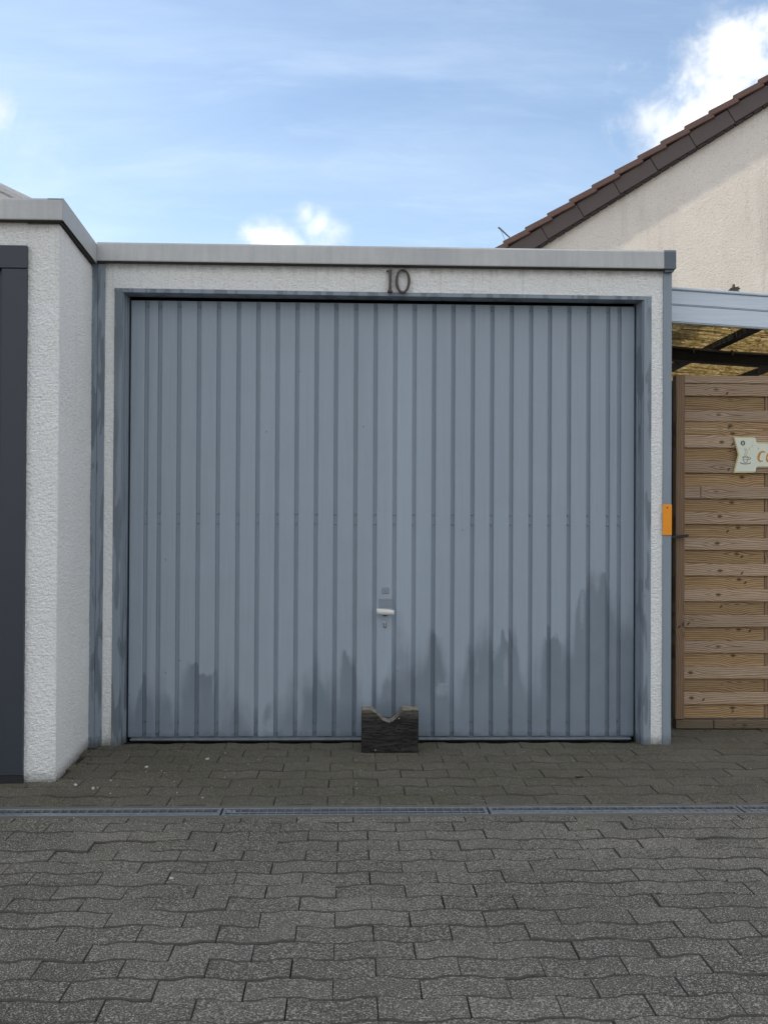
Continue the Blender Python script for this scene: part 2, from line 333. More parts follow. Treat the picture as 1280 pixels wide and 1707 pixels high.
def old_timber():
    m, t, b, o = new_mat('old_dark_timber')
    p = t.n('ShaderNodeTexCoord').outputs['Object']
    ps = t.vm('MULTIPLY', p, (7, 7, 55))
    g = t.noise(ps, 1.0, 6, 0.62, 1.4)
    n = t.sep(t.n('ShaderNodeNewGeometry').outputs['Normal'])[2]
    c = t.mix(t.mapr(g, 0.3, 0.72), (0.010, 0.0098, 0.0100, 1), (0.050, 0.047, 0.044, 1))
    # paler grey towards the top and on the upward faces
    x, y, z = t.sep(p)
    c = t.mix(t.m('MULTIPLY', t.mapr(t.m('ADD', z, t.m('MULTIPLY', g, 0.02)), 0.155, 0.195), 0.5), c, (0.20, 0.18, 0.14, 1))
    up_ = t.mapr(n, 0.3, 0.8)
    c = t.mix(t.m('MULTIPLY', up_, 0.9), c, t.mix(g, (0.20, 0.185, 0.14, 1), (0.44, 0.41, 0.35, 1)))
    cr = t.noise(t.vm('MULTIPLY', p, (3.5, 3, 34)), 1.0, 4, 0.6, 1.8)
    crack = t.mapr(t.m('ABSOLUTE', t.m('SUBTRACT', cr, 0.5)), 0.0, 0.018, 1.0, 0.0)
    c = t.mix(t.m('MULTIPLY', crack, 0.9), c, (0.004, 0.004, 0.004, 1))
    t.set(b.inputs['Base Color'], c); b.inputs['Roughness'].default_value = 0.8
    b.inputs['Specular IOR Level'].default_value = 0.25
    t.set(b.inputs['Normal'], t.bump(t.m('SUBTRACT', g, crack), 0.8, 0.006))
    return m
M['old_timber'] = old_timber()

def paver_mat():
    m, t, b, o = new_mat('exposed_aggregate_concrete')
    p = t.n('ShaderNodeNewGeometry').outputs['Position']
    oi = t.n('ShaderNodeObjectInfo').outputs['Random']
    at = t.n('ShaderNodeAttribute', {'attribute_type': 'GEOMETRY', 'attribute_name': 'stone'}).outputs['Fac']
    rnd = t.m('FRACT', t.m('ADD', oi, at))
    x, y, z = t.sep(p)
    c = t.mix(rnd, (0.116, 0.105, 0.080, 1), (0.198, 0.182, 0.145, 1))
    warm = t.m('FRACT', t.m('MULTIPLY', rnd, 7.3))
    c = t.mix(t.m('MULTIPLY', warm, 0.35), c, (0.19, 0.168, 0.135, 1))
    # large stains and tyre-worn areas
    st = t.noise(p, 1.7, 5, 0.62, 0.4)
    c = t.mix(t.mapr(st, 0.38, 0.62, 0.62, 0.0), c, (0.080, 0.074, 0.062, 1))
    apron = t.mapr(t.m('ADD', y, t.m('MULTIPLY', t.noise(p, 3, 3, 0.6), 0.16)), -0.98, -0.84, 0.0, 1.0, True)
    c = t.mix(t.m('MULTIPLY', apron, 0.62), c, t.mix(st, (0.072, 0.063, 0.042, 1), (0.145, 0.130, 0.092, 1)))
    mossy = t.noise(t.vm('ADD', p, (4.0, 0, 0)), 2.6, 5, 0.7)
    c = t.mix(t.m('MULTIPLY', t.mapr(mossy, 0.48, 0.66, 0.0, 0.6), t.m('ADD', 0.25, t.m('MULTIPLY', apron, 0.75))), c, (0.085, 0.085, 0.040, 1))
    sp = t.noise(p, 250, 4, 0.75); sp2 = t.noise(p, 95, 3, 0.6)
    c = t.mix(t.mapr(sp, 0.36, 0.53, 0.85, 0.0), c, (0.032, 0.029, 0.024, 1))
    lite = t.m('SUBTRACT', 1.0, t.m('MULTIPLY', apron, 0.62))
    c = t.mix(t.m('MULTIPLY', t.mapr(sp, 0.53, 0.63, 0.0, 0.9), lite), c, (0.50, 0.475, 0.41, 1))
    vo = t.n('ShaderNodeTexVoronoi', Vector=p, Scale=170.0)
    chip = t.m('MULTIPLY', t.m('LESS_THAN', vo.outputs['Distance'], 0.40), t.m('GREATER_THAN', t.sep(vo.outputs['Color'])[1], 0.82))
    c = t.mix(t.m('MULTIPLY', t.m('MULTIPLY', chip, 0.7), lite), c, (0.46, 0.455, 0.43, 1))
    t.set(b.inputs['Base Color'], c); b.inputs['Roughness'].default_value = 0.9
    b.inputs['Specular IOR Level'].default_value = 0.2
    t.set(b.inputs['Normal'], t.bump(t.m('ADD', t.m('MULTIPLY', sp, 0.8), sp2), 0.75, 0.003))
    return m
M['paver'] = paver_mat()

M['paver_edge'] = plain('soiled_paver_edge', (0.075, 0.070, 0.060), 0.95, 0, 0.5, 60, 0.5, 200)
def joint_mat():
    m, t, b, o = new_mat('joint_soil')
    p = t.n('ShaderNodeNewGeometry').outputs['Position']
    n = t.noise(p, 160, 4, 0.7); ms = t.noise(p, 2.4, 4, 0.6)
    c = t.mix(n, (0.010, 0.009, 0.008, 1), (0.040, 0.036, 0.030, 1))
    c = t.mix(t.m('MULTIPLY', t.mapr(ms, 0.5, 0.65), 0.6), c, (0.03, 0.036, 0.012, 1))
    t.set(b.inputs['Base Color'], c); b.inputs['Roughness'].default_value = 1.0
    return m
M['joint'] = joint_mat()

def reed_mat():
    m, t, b, o = new_mat('dry_reed')
    p = t.n('ShaderNodeNewGeometry').outputs['Position']
    g = t.noise(t.vm('MULTIPLY', p, (45, 70, 60)), 1.0, 4, 0.7)
    c = t.mix(t.mapr(g, 0.38, 0.62), (0.50, 0.36, 0.16, 1), (1.0, 0.95, 0.72, 1))
    row = t.noise(t.vm('MULTIPLY', p, (1.5, 75, 0)), 1.0, 2, 0.5)
    c = t.mix(t.mapr(row, 0.36, 0.52, 0.7, 0.0), c, (0.20, 0.14, 0.07, 1))
    d = t.n('ShaderNodeBsdfDiffuse', Color=c)
    tr = t.n('ShaderNodeBsdfTranslucent', Color=c)
    mx = t.n('ShaderNodeMixShader', i0=0.78, i1=d, i2=tr)
    t.set(o.inputs['Surface'], mx)
    return m
M['reed'] = reed_mat()

# ------------------------------------------------------------------ object helpers
def tag(o, label=None, cat=None, group=None, kind=None):
    if label: o['label'] = label
    if cat: o['category'] = cat
    if group: o['group'] = group
    if kind: o['kind'] = kind
    return o
ORG = {}
def thing(name, label, cat, loc=(0, 0, 0), group=None):
    o = bpy.data.objects.new(name, None); COL.objects.link(o)
    o.location = loc; o.empty_display_size = 0.2
    ORG[o] = Vector(loc)
    return tag(o, label, cat, group)
def obj(name, bm, mat, parent=None, at=None, smooth=False):
    """link a bmesh (vertices in world coordinates) as one object; its origin is `at` or its parent's origin"""
    base = ORG.get(parent, Vector((0, 0, 0))) if parent else Vector((0, 0, 0))
    org = Vector(at) if at is not None else base
    bmesh.ops.translate(bm, verts=bm.verts, vec=-org)
    bmesh.ops.recalc_face_normals(bm, faces=bm.faces)
    me = bpy.data.meshes.new(name); bm.to_mesh(me); bm.free()
    if smooth:
        for f in me.polygons: f.use_smooth = True
    for mm in (mat if isinstance(mat, (list, tuple)) else [mat]): me.materials.append(mm)
    o = bpy.data.objects.new(name, me); COL.objects.link(o)
    if parent: o.parent = parent
    o.location = org - base
    ORG[o] = org
    return o
def B(): return bmesh.new()
def box(bm, x0, x1, y0, y1, z0, z1, bevel=0.0, mi=0):
    vs = [bm.verts.new(p) for p in ((x0, y0, z0), (x1, y0, z0), (x1, y1, z0), (x0, y1, z0), (x0, y0, z1), (x1, y0, z1), (x1, y1, z1), (x0, y1, z1))]
    fs = [bm.faces.new([vs[i] for i in q]) for q in ((0, 3, 2, 1), (4, 5, 6, 7), (0, 1, 5, 4), (1, 2, 6, 5), (2, 3, 7, 6), (3, 0, 4, 7))]
    for f in fs: f.material_index = mi
    if bevel:
        es = list({e for f in fs for e in f.edges})
        bmesh.ops.bevel(bm, geom=es, offset=bevel, segments=1, affect='EDGES', profile=0.5)
    return vs
def prism(bm, poly, axis, a, b):
    """extrude a 2-D polygon along axis ('x': poly is (y,z), 'y': poly is (x,z), 'z': poly is (x,y))"""
    def P(q, v): return {'x': (v, q[0], q[1]), 'y': (q[0], v, q[1]), 'z': (q[0], q[1], v)}[axis]
    A = [bm.verts.new(P(q, a)) for q in poly]; Bv = [bm.verts.new(P(q, b)) for q in poly]
    n = len(poly); bm.faces.new(A); bm.faces.new(Bv[::-1])
    for i in range(n): bm.faces.new((A[i], Bv[i], Bv[(i+1) % n], A[(i+1) % n]))
    return A+Bv
def tube(bm, p0, p1, r0, r1=None, n=8, caps=True):
    p0, p1 = Vector(p0), Vector(p1); r1 = r0 if r1 is None else r1
    d = (p1-p0).normalized(); a = d.orthogonal().normalized(); c = d.cross(a)
    A, Q = [], []
    for i in range(n):
        w = 2*math.pi*i/n; k = a*math.cos(w)+c*math.sin(w)
        A.append(bm.verts.new(p0+k*r0)); Q.append(bm.verts.new(p1+k*r1))
    for i in range(n): bm.faces.new((A[i], A[(i+1) % n], Q[(i+1) % n], Q[i]))
    if caps: bm.faces.new(A[::-1]); bm.faces.new(Q)
def path_tube(bm, pts, r, n=6):
    for a, b in zip(pts, pts[1:]): tube(bm, a, b, r, n=n)
def ribbon(bm, pts, ws, y0, y1):
    """flat stroke in the xz plane: centre line pts, widths ws, between depths y0 (front) and y1"""
    L = []
    for i, (x, z) in enumerate(pts):
        a = Vector(pts[max(i-1, 0)]); b = Vector(pts[min(i+1, len(pts)-1)]); d = (b-a)
        d = d.normalized() if d.length > 1e-9 else Vector((1, 0)); nrm = Vector((-d.y, d.x))*ws[i]*0.5
        L.append(((x+nrm.x, z+nrm.y), (x-nrm.x, z-nrm.y)))
    F = [[bm.verts.new((q[0], y0, q[1])) for q in pr] for pr in L]
    K = [[bm.verts.new((q[0], y1, q[1])) for q in pr] for pr in L]
    for i in range(len(L)-1):
        bm.faces.new((F[i][0], F[i][1], F[i+1][1], F[i+1][0]))
        for s in (0, 1): bm.faces.new((F[i][s], F[i+1][s], K[i+1][s], K[i][s]))
    for i in (0, len(L)-1): bm.faces.new((F[i][0], F[i][1], K[i][1], K[i][0]))
def rough_sheet(bm, o, ux, uz, w, h, nrm, step=0.0055, amp=0.0024, seed=0.0):
    """rendered wall face: a fine grid pushed in and out into trowelled lumps"""
    o, ux, uz, nrm = Vector(o), Vector(ux), Vector(uz), Vector(nrm)
    nx, nz = max(2, int(w/step)), max(2, int(h/step)); rows = []
    for j in range(nz+1):
        row = []
        for i in range(nx+1):
            p = o + ux*(w*i/nx) + uz*(h*j/nz)
            q = Vector((p.x*34+seed, p.y*34, p.z*42))
            d = noise.noise(q*1.4)*0.45 + noise.noise(q*2.9)*0.9 + noise.noise(Vector((p.x*5, p.y*5, p.z*4+seed)))*0.8
            row.append(bm.verts.new(p + nrm*(d*amp)))
        rows.append(row)
    for j in range(nz):
        for i in range(nx):
            bm.faces.new((rows[j][i], rows[j][i+1], rows[j+1][i+1], rows[j+1][i]))

# ------------------------------------------------------------------ ground
bm = B(); 
vs = [bm.verts.new(p) for p in ((-400, -400, -0.05), (400, -400, -0.05), (400, 400, -0.05), (-400, 400, -0.05))]; bm.faces.new(vs)
tag(obj('ground', bm, plain('packed_ground', (0.15, 0.14, 0.12), 0.95, 0, 0.25, 0.8)), kind='structure')

bm = B()
PX0, PX1, PY0, PY1 = -4.6, 4.4, -6.4, 0.62
for (x0, x1, y0, y1) in ((PX0, PX1, PY0, -1.118), (PX0, PX1, -0.972, PY1)):
    box(bm, x0, x1, y0, y1, -0.045, -0.0115)
pavement = obj('pavement', bm, M['joint']); tag(pavement, kind='structure')

PL, PG = 0.1925, 0.0016
def wave(u):                                   # trapezoid wave of the interlocking long edge, one period per stone
    u = u % 1.0
    if u < 0.16: return -1
    if u < 0.30: return -1 + (u-0.16)/0.14*2
    if u < 0.66: return 1
    if u < 0.80: return 1 - (u-0.66)/0.14*2
    return -1
def paver_outline(W, odd, amp, jit):
    PJ = 0.0034 if W < 0.1 else 0.0080
    us = (0.0, 0.16, 0.30, 0.66, 0.80, 1.0)
    ph = 0.5 if odd else 0.0
    top = [((u-0.5)*(PL-PG), W/2-PJ/2 + amp*wave(u+ph+1e-4 if u < 1 else u+ph-1e-4) + random.uniform(-jit, jit)) for u in us]
    bot = [((u-0.5)*(PL-PG), -W/2+PJ/2 + amp*wave(u+ph+1e-4 if u < 1 else u+ph-1e-4) + random.uniform(-jit, jit)) for u in us]
    return bot + top[::-1]
def paver_into(bm, out, z=0.0, ox=0.0, oy=0.0, tilt=(0, 0), rot=0.0, layer=None, val=0.0):
    n = len(out); k = 0.0024; ca, sa = math.cos(rot), math.sin(rot)
    cx = sum(p[0] for p in out)/n; cy = sum(p[1] for p in out)/n
    def tf(x, y, zz):
        return (ox + x*ca - y*sa, oy + x*sa + y*ca, z + zz + x*tilt[0] + y*tilt[1])
    def inset(p):
        dx = -k*0.4 if p[0] > 0 else k*0.4; dy = -k if p[1] > cy else k
        return (p[0]+dx, p[1]+dy)
    T = [bm.verts.new(tf(*inset(p), 0.0)) for p in out]
    E = [bm.verts.new(tf(p[0], p[1], -0.0042)) for p in out]
    Lw = [bm.verts.new(tf(p[0], p[1], -0.03)) for p in out]
    fs = []
    h = n//2
    for i in range(h-1):
        fs.append(bm.faces.new((T[i], T[i+1], T[n-2-i], T[n-1-i])))
    for i in range(n):
        j = (i+1) % n
        fs.append(bm.faces.new((T[i], E[i], E[j], T[j]))); fs[-1].material_index = 1
        fs.append(bm.faces.new((E[i], Lw[i], Lw[j], E[j]))); fs[-1].material_index = 1
    if layer is not None:
        for f in fs: f[layer] = val
rng = random.Random(3)
proto = {}
for zone, W in (('court', 0.0972), ('apron', 0.127)):
    for odd in (0, 1):
        for v in range(4):
            b_ = B(); paver_into(b_, paver_outline(W, odd, 0.0066 if zone == 'court' else 0.0080, 0.0009))
            bmesh.ops.recalc_face_normals(b_, faces=b_.faces)
            me = bpy.data.meshes.new('paver'); b_.to_mesh(me); b_.free(); me.materials.append(M['paver']); me.materials.append(M['paver_edge'])
            proto[(zone, odd, v)] = me
slots = []
def blocked(x, y):
    if -1.20 < x < 1.46 and y > 0.10: return True          # under the middle garage
    if x < -1.20 and y > -0.62: return True                 # under the left garage
    if y > 0.36 and x > 1.46: return True
    return False
def rows(zone, y_first, W, n, sgn, off, x0, x1):
    for k in range(n):
        yc = y_first + sgn*(k+0.5)*W
        shift = off + (k % 2)*PL/2
        j0 = int((x0-shift)/PL)-1
        for j in range(j0, j0+int((x1-x0)/PL)+2):
            xc = shift + (j+0.5)*PL
            if not blocked(xc, yc): slots.append((zone, k % 2, xc, yc, W))
rows('court', -1.180, 0.0972, 52, -1, -0.030, PX0, PX1)
rows('apron', -0.975, 0.127, 12, 1, -0.073, PX0, PX1)
def in_view(x, y):
    Z = y+4.6; c = 0.035*Z
    return abs(x-c) < 0.392*Z+0.10 and y > -2.68 and not (x < -1.13 and y > -0.70)
vis = sorted([s for s in slots if in_view(s[2], s[3])], key=lambda s: s[3])
chosen = set(id(s) for s in vis[:300])
far = B(); lay = far.faces.layers.float.new('stone')
for s in slots:
    zone, odd, xc, yc, W = s
    z = rng.gauss(0, 0.0013) + 0.003*noise.noise(Vector((xc*0.9, yc*0.9, 0.3)))
    tl = (rng.gauss(0, 0.009), rng.gauss(0, 0.013)); rot = rng.gauss(0, 0.006)
    wob = 0.004*noise.noise(Vector((xc*0.8, yc*1.1, 5.0)))
    ox, oy = xc + rng.gauss(0, 0.0007), yc + wob + rng.gauss(0, 0.0009)
    if id(s) in chosen:
        o = bpy.data.objects.new('paver', proto[(zone, odd, rng.randrange(4))]); COL.objects.link(o)
        o.parent = pavement; o.location = (ox, oy, z-0.001); o.rotation_euler = (tl[1], -tl[0], rot)
    else:
        paver_into(far, paver_outline(W, odd, 0.0066 if W < 0.1 else 0.0080, 0.0009), z-0.001, ox, oy, tl, rot, lay, rng.random())
tag(obj('paver_field', far, [M['paver'], M['paver_edge']], pavement), kind='stuff')
# the cut half-row along the drain
cut = B(); lay = cut.faces.layers.float.new('stone')
x = PX0
while x < PX1:
    o_ = [(-PL/2+0.0013, -0.033), (PL/2-0.0013, -0.033), (PL/2-0.0013, 0.031), (-PL/2+0.0013, 0.031)]
    paver_into(cut, o_, -0.002+rng.gauss(0, 0.0008), x+PL/2, -1.1465, (rng.gauss(0, .005), rng.gauss(0, .01)), 0, lay, rng.random())
    x += PL
tag(obj('cut_paver_row', cut, [M['paver'], M['paver_edge']], pavement), kind='stuff')

# ------------------------------------------------------------------ drain channel with lift-out grates
drain = thing('drain_channel', 'long narrow galvanised drain channel crossing the paving before the garages', 'drain', (0.3, -1.05, 0))
bm = B()
box(bm, PX0, PX1, -1.117, -1.089, -0.10, -0.002, 0.002); box(bm, PX0, PX1, -1.006, -0.976, -0.10, -0.001, 0.002)
obj('concrete_edge', bm, M['concrete'], drain)
bm = B(); box(bm, PX0, PX1, -1.089, -1.006, -0.12, -0.10); obj('channel_floor', bm, M['black'], drain)
JX = [-2.334, -1.388, -0.442, 0.501, 1.408, 2.35]
for k, (a, b) in enumerate(zip(JX, JX[1:])):
    a += 0.004; b -= 0.004
    bm = B()
    box(bm, a, b, -1.089, -1.085, -0.03, -0.001, 0.0006); box(bm, a, b, -1.010, -1.006, -0.03, -0.001, 0.0006)
    box(bm, a, a+0.012, -1.085, -1.010, -0.03, -0.002); box(bm, b-0.012, b, -1.085, -1.010, -0.03, -0.002)
    if k < 2: spans = ((-1.0845, -1.056), (-1.053, -1.046))
    elif k == 2: spans = ((-1.0845, -1.079), (-1.049, -1.044))
    else: spans = ((-1.0845, -1.072), (-1.066, -1.054), (-1.047, -1.036))
    for ya, yb in spans: box(bm, a+0.0122, b-0.0122, ya, yb, -0.022, -0.0045, 0.0008)
    n = int((b-a)/0.0305)
    for i in range(1, n):
        xx = a+(b-a)*i/n
        box(bm, xx-0.0016, xx+0.0016, -1.0848, -1.0102, -0.02, -0.003)
    g = obj('grate', bm, M['steel'], drain)
    if k == 2: g['label'] = 'open mesh grate with a pale tag at its left end'
bm = B(); box(bm, -0.425, -0.395, -1.045, -1.022, -0.005, -0.003); obj('tag_plate', bm, M['zinc'], drain)

# ------------------------------------------------------------------ middle garage, number 10
garage = thing('garage', 'white rendered flat roofed garage with grey ribbed door and number 10', 'garage', (0.16, 0.0, 0))
XL, XR, ZT = -1.172, 1.492, 2.197
bm = B()
box(bm, XL+0.06, XL+0.10, 0.121, 5.6, 0, ZT); box(bm, XR-0.12, XR-0.002, 0.121, 5.6, 0, ZT); box(bm, XL+0.10, XR-0.12, 5.48, 5.6, 0, ZT)
box(bm, -1.10, 1.45, 0.012, 0.12, 2.072, ZT)
box(bm, -1.165, -1.05, 0.012, 0.12, -0.02, ZT); box(bm, 1.385, XR-0.004, 0.012, 0.12, -0.02, ZT)
wall = obj('wall', bm, M['house_wall'], garage)
bm = B()
rough_sheet(bm, (-1.117, -0.002, 2.074), (1, 0, 0), (0, 0, 1), 2.572, 0.126, (0, -1, 0), seed=1)
rough_sheet(bm, (-1.117, -0.002, -0.01), (1, 0, 0), (0, 0, 1), 0.047, 2.086, (0, -1, 0), seed=2)
rough_sheet(bm, (1.396, -0.002, -0.01), (1, 0, 0), (0, 0, 1), 0.059, 2.086, (0, -1, 0), seed=3)
obj('front_render', bm, M['stucco_white'], garage)
bm = B()                                         # grey corner profiles of the facade
box(bm, -1.1745, -1.150, -0.013, 0.02, -0.012, ZT-0.003, 0.0015); box(bm, -1.1495, -1.1155, -0.0075, 0.02, -0.012, ZT-0.003, 0.0015)
obj('corner_trim', bm, M['trim_paint'], garage)
bm = B(); box(bm, 1.4525, 1.4935, -0.009, 5.6, -0.012, ZT-0.003, 0.002)
obj('corner_trim', bm, M['corner_paint'], garage)
# roof edge
bm = B(); box(bm, -1.1505, 1.50, 0.02, 5.65, ZT, 2.262); roof = obj('roof', bm, M['roofmetal'], garage)
def fascia(x0, x1, yf, z0, z1, mat, parent, nm):
    bm = B()
    prism(bm, [(yf, z0), (yf-0.001, z0+0.004), (yf+0.001, z1-0.008), (yf+0.006, z1), (yf+0.060, z1+0.001), (yf+0.060, z1-0.006), (yf+0.010, z1-0.007), (yf+0.008, z0)], 'x', x0, x1)
    return obj(nm, bm, mat, parent)
fascia(-1.1482, 1.4475, -0.040, 2.2002, 2.285, M['fascia'], garage, 'fascia_panel')
bm = B()
prism(bm, [(-0.0415, 2.1995), (-0.0415, 2.278), (-0.035, 2.287), (5.65, 2.287), (5.65, 2.1995)], 'x', 1.4485, 1.5025)
prism(bm, [(1.4545, 2.1985), (1.5, 2.1985), (1.494, 2.188), (1.4545, 2.186)], 'y', -0.030, 5.6)
ec = obj('end_cap', bm, M['fascia_dark'], garage); ec['label'] = 'dark painted end of the roof edge'
bm = B(); box(bm, -1.15, 1.4475, -0.031, -0.002, 2.1965, 2.1992); obj('soffit', bm, M['underside'], garage)
# door frame
bm = B()
box(bm, -1.074, -1.038, -0.0045, 0.03, -0.008, 2.082, 0.002); box(bm, -1.0375, -1.033, 0.004, 0.05, -0.008, 2.068); box(bm, -1.0375, -1.0295, 0.05, 0.074, -0.008, 2.068, 0.0015)
box(bm, -1.0375, -1.0265, 0.075, 0.115, -0.008, 2.066, 0.001)
obj('door_jamb', bm, M['trim_paint'], garage)
bm = B()
box(bm, 1.364, 1.4, -0.0045, 0.03, -0.008, 2.078, 0.002); box(bm, 1.359, 1.3635, 0.004, 0.045, -0.008, 2.062); box(bm, 1.356, 1.3635, 0.045, 0.062, -0.008, 2.062, 0.001)
box(bm, 1.352, 1.3635, 0.0625, 0.084, -0.008, 2.06, 0.0015); box(bm, 1.3535, 1.3635, 0.0845, 0.115, -0.008, 2.06, 0.001)
obj('door_jamb', bm, M['trim_paint'], garage)
bm = B()
prism(bm, [(-0.0475-1.027, 2.066), (1.3997, 2.062), (1.3997, 2.0785), (-1.0745, 2.0840)], 'y', -0.0050, 0.085)
obj('door_lintel', bm, M['trim_paint'], garage)
bm = B(); box(bm, -1.10, 1.42, 0.19, 0.2, -0.01, 2.15); obj('dark_interior', bm, M['black'], garage)

# the door: grooved sheet, one raised panel between each pair of grooves
G = [-0.945, -0.884, -0.795, -0.703, -0.612, -0.519, -0.428, -0.337, -0.246, -0.155, -0.064, 0.029, 0.121, 0.213, 0.304, 0.396, 0.486, 0.579, 0.67, 0.762, 0.854, 0.943, 1.035, 1.128, 1.221, 1.275]
DX0, DX1, DZ0, DZ1 = -1.0195, 1.3475, 0.020, 2.052
bm = B(); box(bm, DX0+0.002, DX1-0.002, 0.1020, 0.112, 0.012, DZ1)
door = obj('garage_door', bm, M['door_paint'], garage, at=(0.164, 0.09, 0)); door['label'] = 'grey blue steel door with darker weathered lower edge'
edges = [DX0] + [v for g in G for v in (g-0.0076, g+0.0076)] + [DX1]
for a, b in zip(edges[::2], edges[1::2]):
    bm = B(); w = b-a; d = random.gauss(0, 0.0005)
    zs = [DZ0+random.uniform(-0.0012, 0.0012)] + [DZ0+(DZ1-DZ0)*i/5 for i in range(1, 5)] + [DZ1-0.004]
    prev = None
    for z in zs:                                   # folded sheet with slightly buckled face
        bl = random.gauss(0, 0.0007)
        prof = [(a, 0.1023), (a+0.0012, 0.0890+d), (a+0.0042, 0.0868+d), ((a+b)/2, 0.0870+d+bl), (b-0.0042, 0.0868+d), (b-0.0012, 0.0890+d), (b, 0.1023)]
        cur = [bm.verts.new((p[0], p[1], z)) for p in prof]
        if prev:
            for i in range(len(cur)-1): bm.faces.new((prev[i], prev[i+1], cur[i+1], cur[i]))
        else: bm.faces.new(cur)
        prev = cur
    bm.faces.new(prev)
    obj('panel', bm, M['door_paint'], door, smooth=False)
bm = B()
for g in G:
    for z in (0.037, 0.087, 1.014, 1.059, 2.025):
        for k in range(1):
            tube(bm, (g+random.uniform(-0.001, 0.001), 0.1021, z), (g, 0.0945, z), 0.0050, 0.0034, 8)
rv = obj('rivets', bm, M['door_paint'], door); rv['kind'] = 'stuff'
bm = B(); box(bm, DX0+0.018, DX1-0.022, 0.050, 0.097, 0.0085, 0.0165, 0.002); obj('bottom_rail', bm, M['corner_paint'], door)
bm = B(); box(bm, DX0+0.02, DX1-0.03, 0.080, 0.11, -0.004, 0.008); obj('rubber_seal', bm, M['rubber'], door)
# handle, lock and stamped instructions
bm = B()
prof = [(0.131, 0.012), (0.134, 0.0135), (0.160, 0.0145), (0.200, 0.0125), (0.2125, 0.0115)]
ring_prev = None
for i, (x, r) in enumerate(prof):
    z = 0.6085 - 0.002*i
    ring = [bm.verts.new((x, 0.048+0.010*math.cos(w), z+r*math.sin(w))) for w in [2*math.pi*k/12 for k in range(12)]]
    if ring_prev:
        for k in range(12): bm.faces.new((ring_prev[k], ring_prev[(k+1) % 12], ring[(k+1) % 12], ring[k]))
    else: bm.faces.new(ring)
    ring_prev = ring
bm.faces.new(ring_prev[::-1])
hd = obj('handle', bm, M['white_plastic'], door, smooth=True); hd['label'] = 'worn white grip of the turning handle'
bm = B(); tube(bm, (0.171, 0.055, 0.598), (0.171, 0.088, 0.592), 0.009, 0.012, 12); obj('handle_neck', bm, M['blackmetal'], door)
bm = B()
path_tube(bm, [(0.1655, 0.083, 0.557), (0.1705, 0.080, 0.547), (0.1705, 0.080, 0.534)], 0.0024); path_tube(bm, [(0.1765, 0.083, 0.557), (0.1715, 0.080, 0.547)], 0.0024)
box(bm, 0.1672, 0.1748, 0.077, 0.0865, 0.530, 0.546, 0.0015)
obj('lock_cylinder', bm, M['zinc'], door)
bm = B(); box(bm, 0.1655, 0.1768, 0.0845, 0.0869, 0.527, 0.549, 0.001); obj('lock_hole', bm, M['black'], door)
bm = B()
box(bm, 0.1425, 0.2062, 0.0846, 0.0869, 0.622, 0.664, 0.0008)
for z in (0.658, 0.645, 0.632): box(bm, 0.1455, 0.2035, 0.0832, 0.0846, z-0.0016, z+0.0016)
box(bm, 0.157, 0.190, 0.0848, 0.0866, 0.686, 0.716, 0.0008)
for z in (0.709, 0.690): box(bm, 0.160, 0.187, 0.0835, 0.0848, z-0.0014, z+0.0014)
tube(bm, (0.1735, 0.0848, 0.6995), (0.1735, 0.083, 0.6995), 0.005, 0.004, 10)
obj('stamped_plate', bm, M['trim_paint'], door)

# house number
num = thing('house_number', 'bronze numerals 10 mounted above the grey garage door', 'house number', (0.22, -0.008, 2.075))
bm = B()
one = [(.170, 2.0775), (.1945, 2.0775), (.1935, 2.084), (.1885, 2.0875), (.1890, 2.110), (.1895, 2.150), (.1910, 2.1855), (.187, 2.1855), (.180, 2.180), (.1650, 2.1765), (.1655, 2.1725), (.1765, 2.1725), (.1775, 2.150), (.1765, 2.110), (.1765, 2.0875), (.171, 2.084)]
prism(bm, one, 'y', -0.026, -0.012)
for z in (2.10, 2.165): tube(bm, (.183, -0.012, z), (.183, 0.006, z), 0.003)
bmesh.ops.bevel(bm, geom=[e for e in bm.edges if abs(e.verts[0].co.y+0.026) < 1e-5 and abs(e.verts[1].co.y+0.026) < 1e-5], offset=0.0015, segments=1, affect='EDGES')
obj('digit', bm, M['bronze'], num)
bm = B(); N = 40; ri = []
for i in range(N):
    w = 2*math.pi*i/N; c, s = math.cos(w), math.sin(w)
    o2 = (.2410+.0350*c, 2.1305+.0560*s); i2 = (.2410+.0225*c, 2.1318+.0490*s)
    ri.append([bm.verts.new((q[0], y, q[1])) for q, y in ((o2, -0.012), (o2, -0.024), ((o2[0]*.9+i2[0]*.1, o2[1]*.9+i2[1]*.1), -0.026), ((i2[0]*.9+o2[0]*.1, i2[1]*.9+o2[1]*.1), -0.026), (i2, -0.024), (i2, -0.012))])
for i in range(N):
    a, b = ri[i], ri[(i+1) % N]
    for k in range(6): bm.faces.new((a[k], a[(k+1) % 6], b[(k+1) % 6], b[k]))
for z in (2.080, 2.181): tube(bm, (.2415, -0.012, z), (.2415, 0.006, z), 0.003)
obj('digit', bm, M['bronze'], num)

# orange marker on the corner
om = thing('reflector_plate', 'orange plastic marker plate on the right grey corner of garage', 'marker', (1.471, -0.014, 1.04))
bm = B(); box(bm, 1.4505, 1.4935, -0.0150, -0.0095, 0.968, 1.110, 0.0015); obj('plate', bm, M['orange'], om)
for z in (1.078, 1.036, 1.010, 0.994):
    bm = B(); box(bm, 1.4535, 1.4905, -0.0168, -0.0150, z-0.0012, z+0.0012); obj('ridge', bm, M['orange'], om)
bm = B(); tube(bm, (1.472, -0.0150, 1.0955), (1.472, -0.0172, 1.0955), 0.0032, n=10); obj('screw', bm, M['blackmetal'], om)

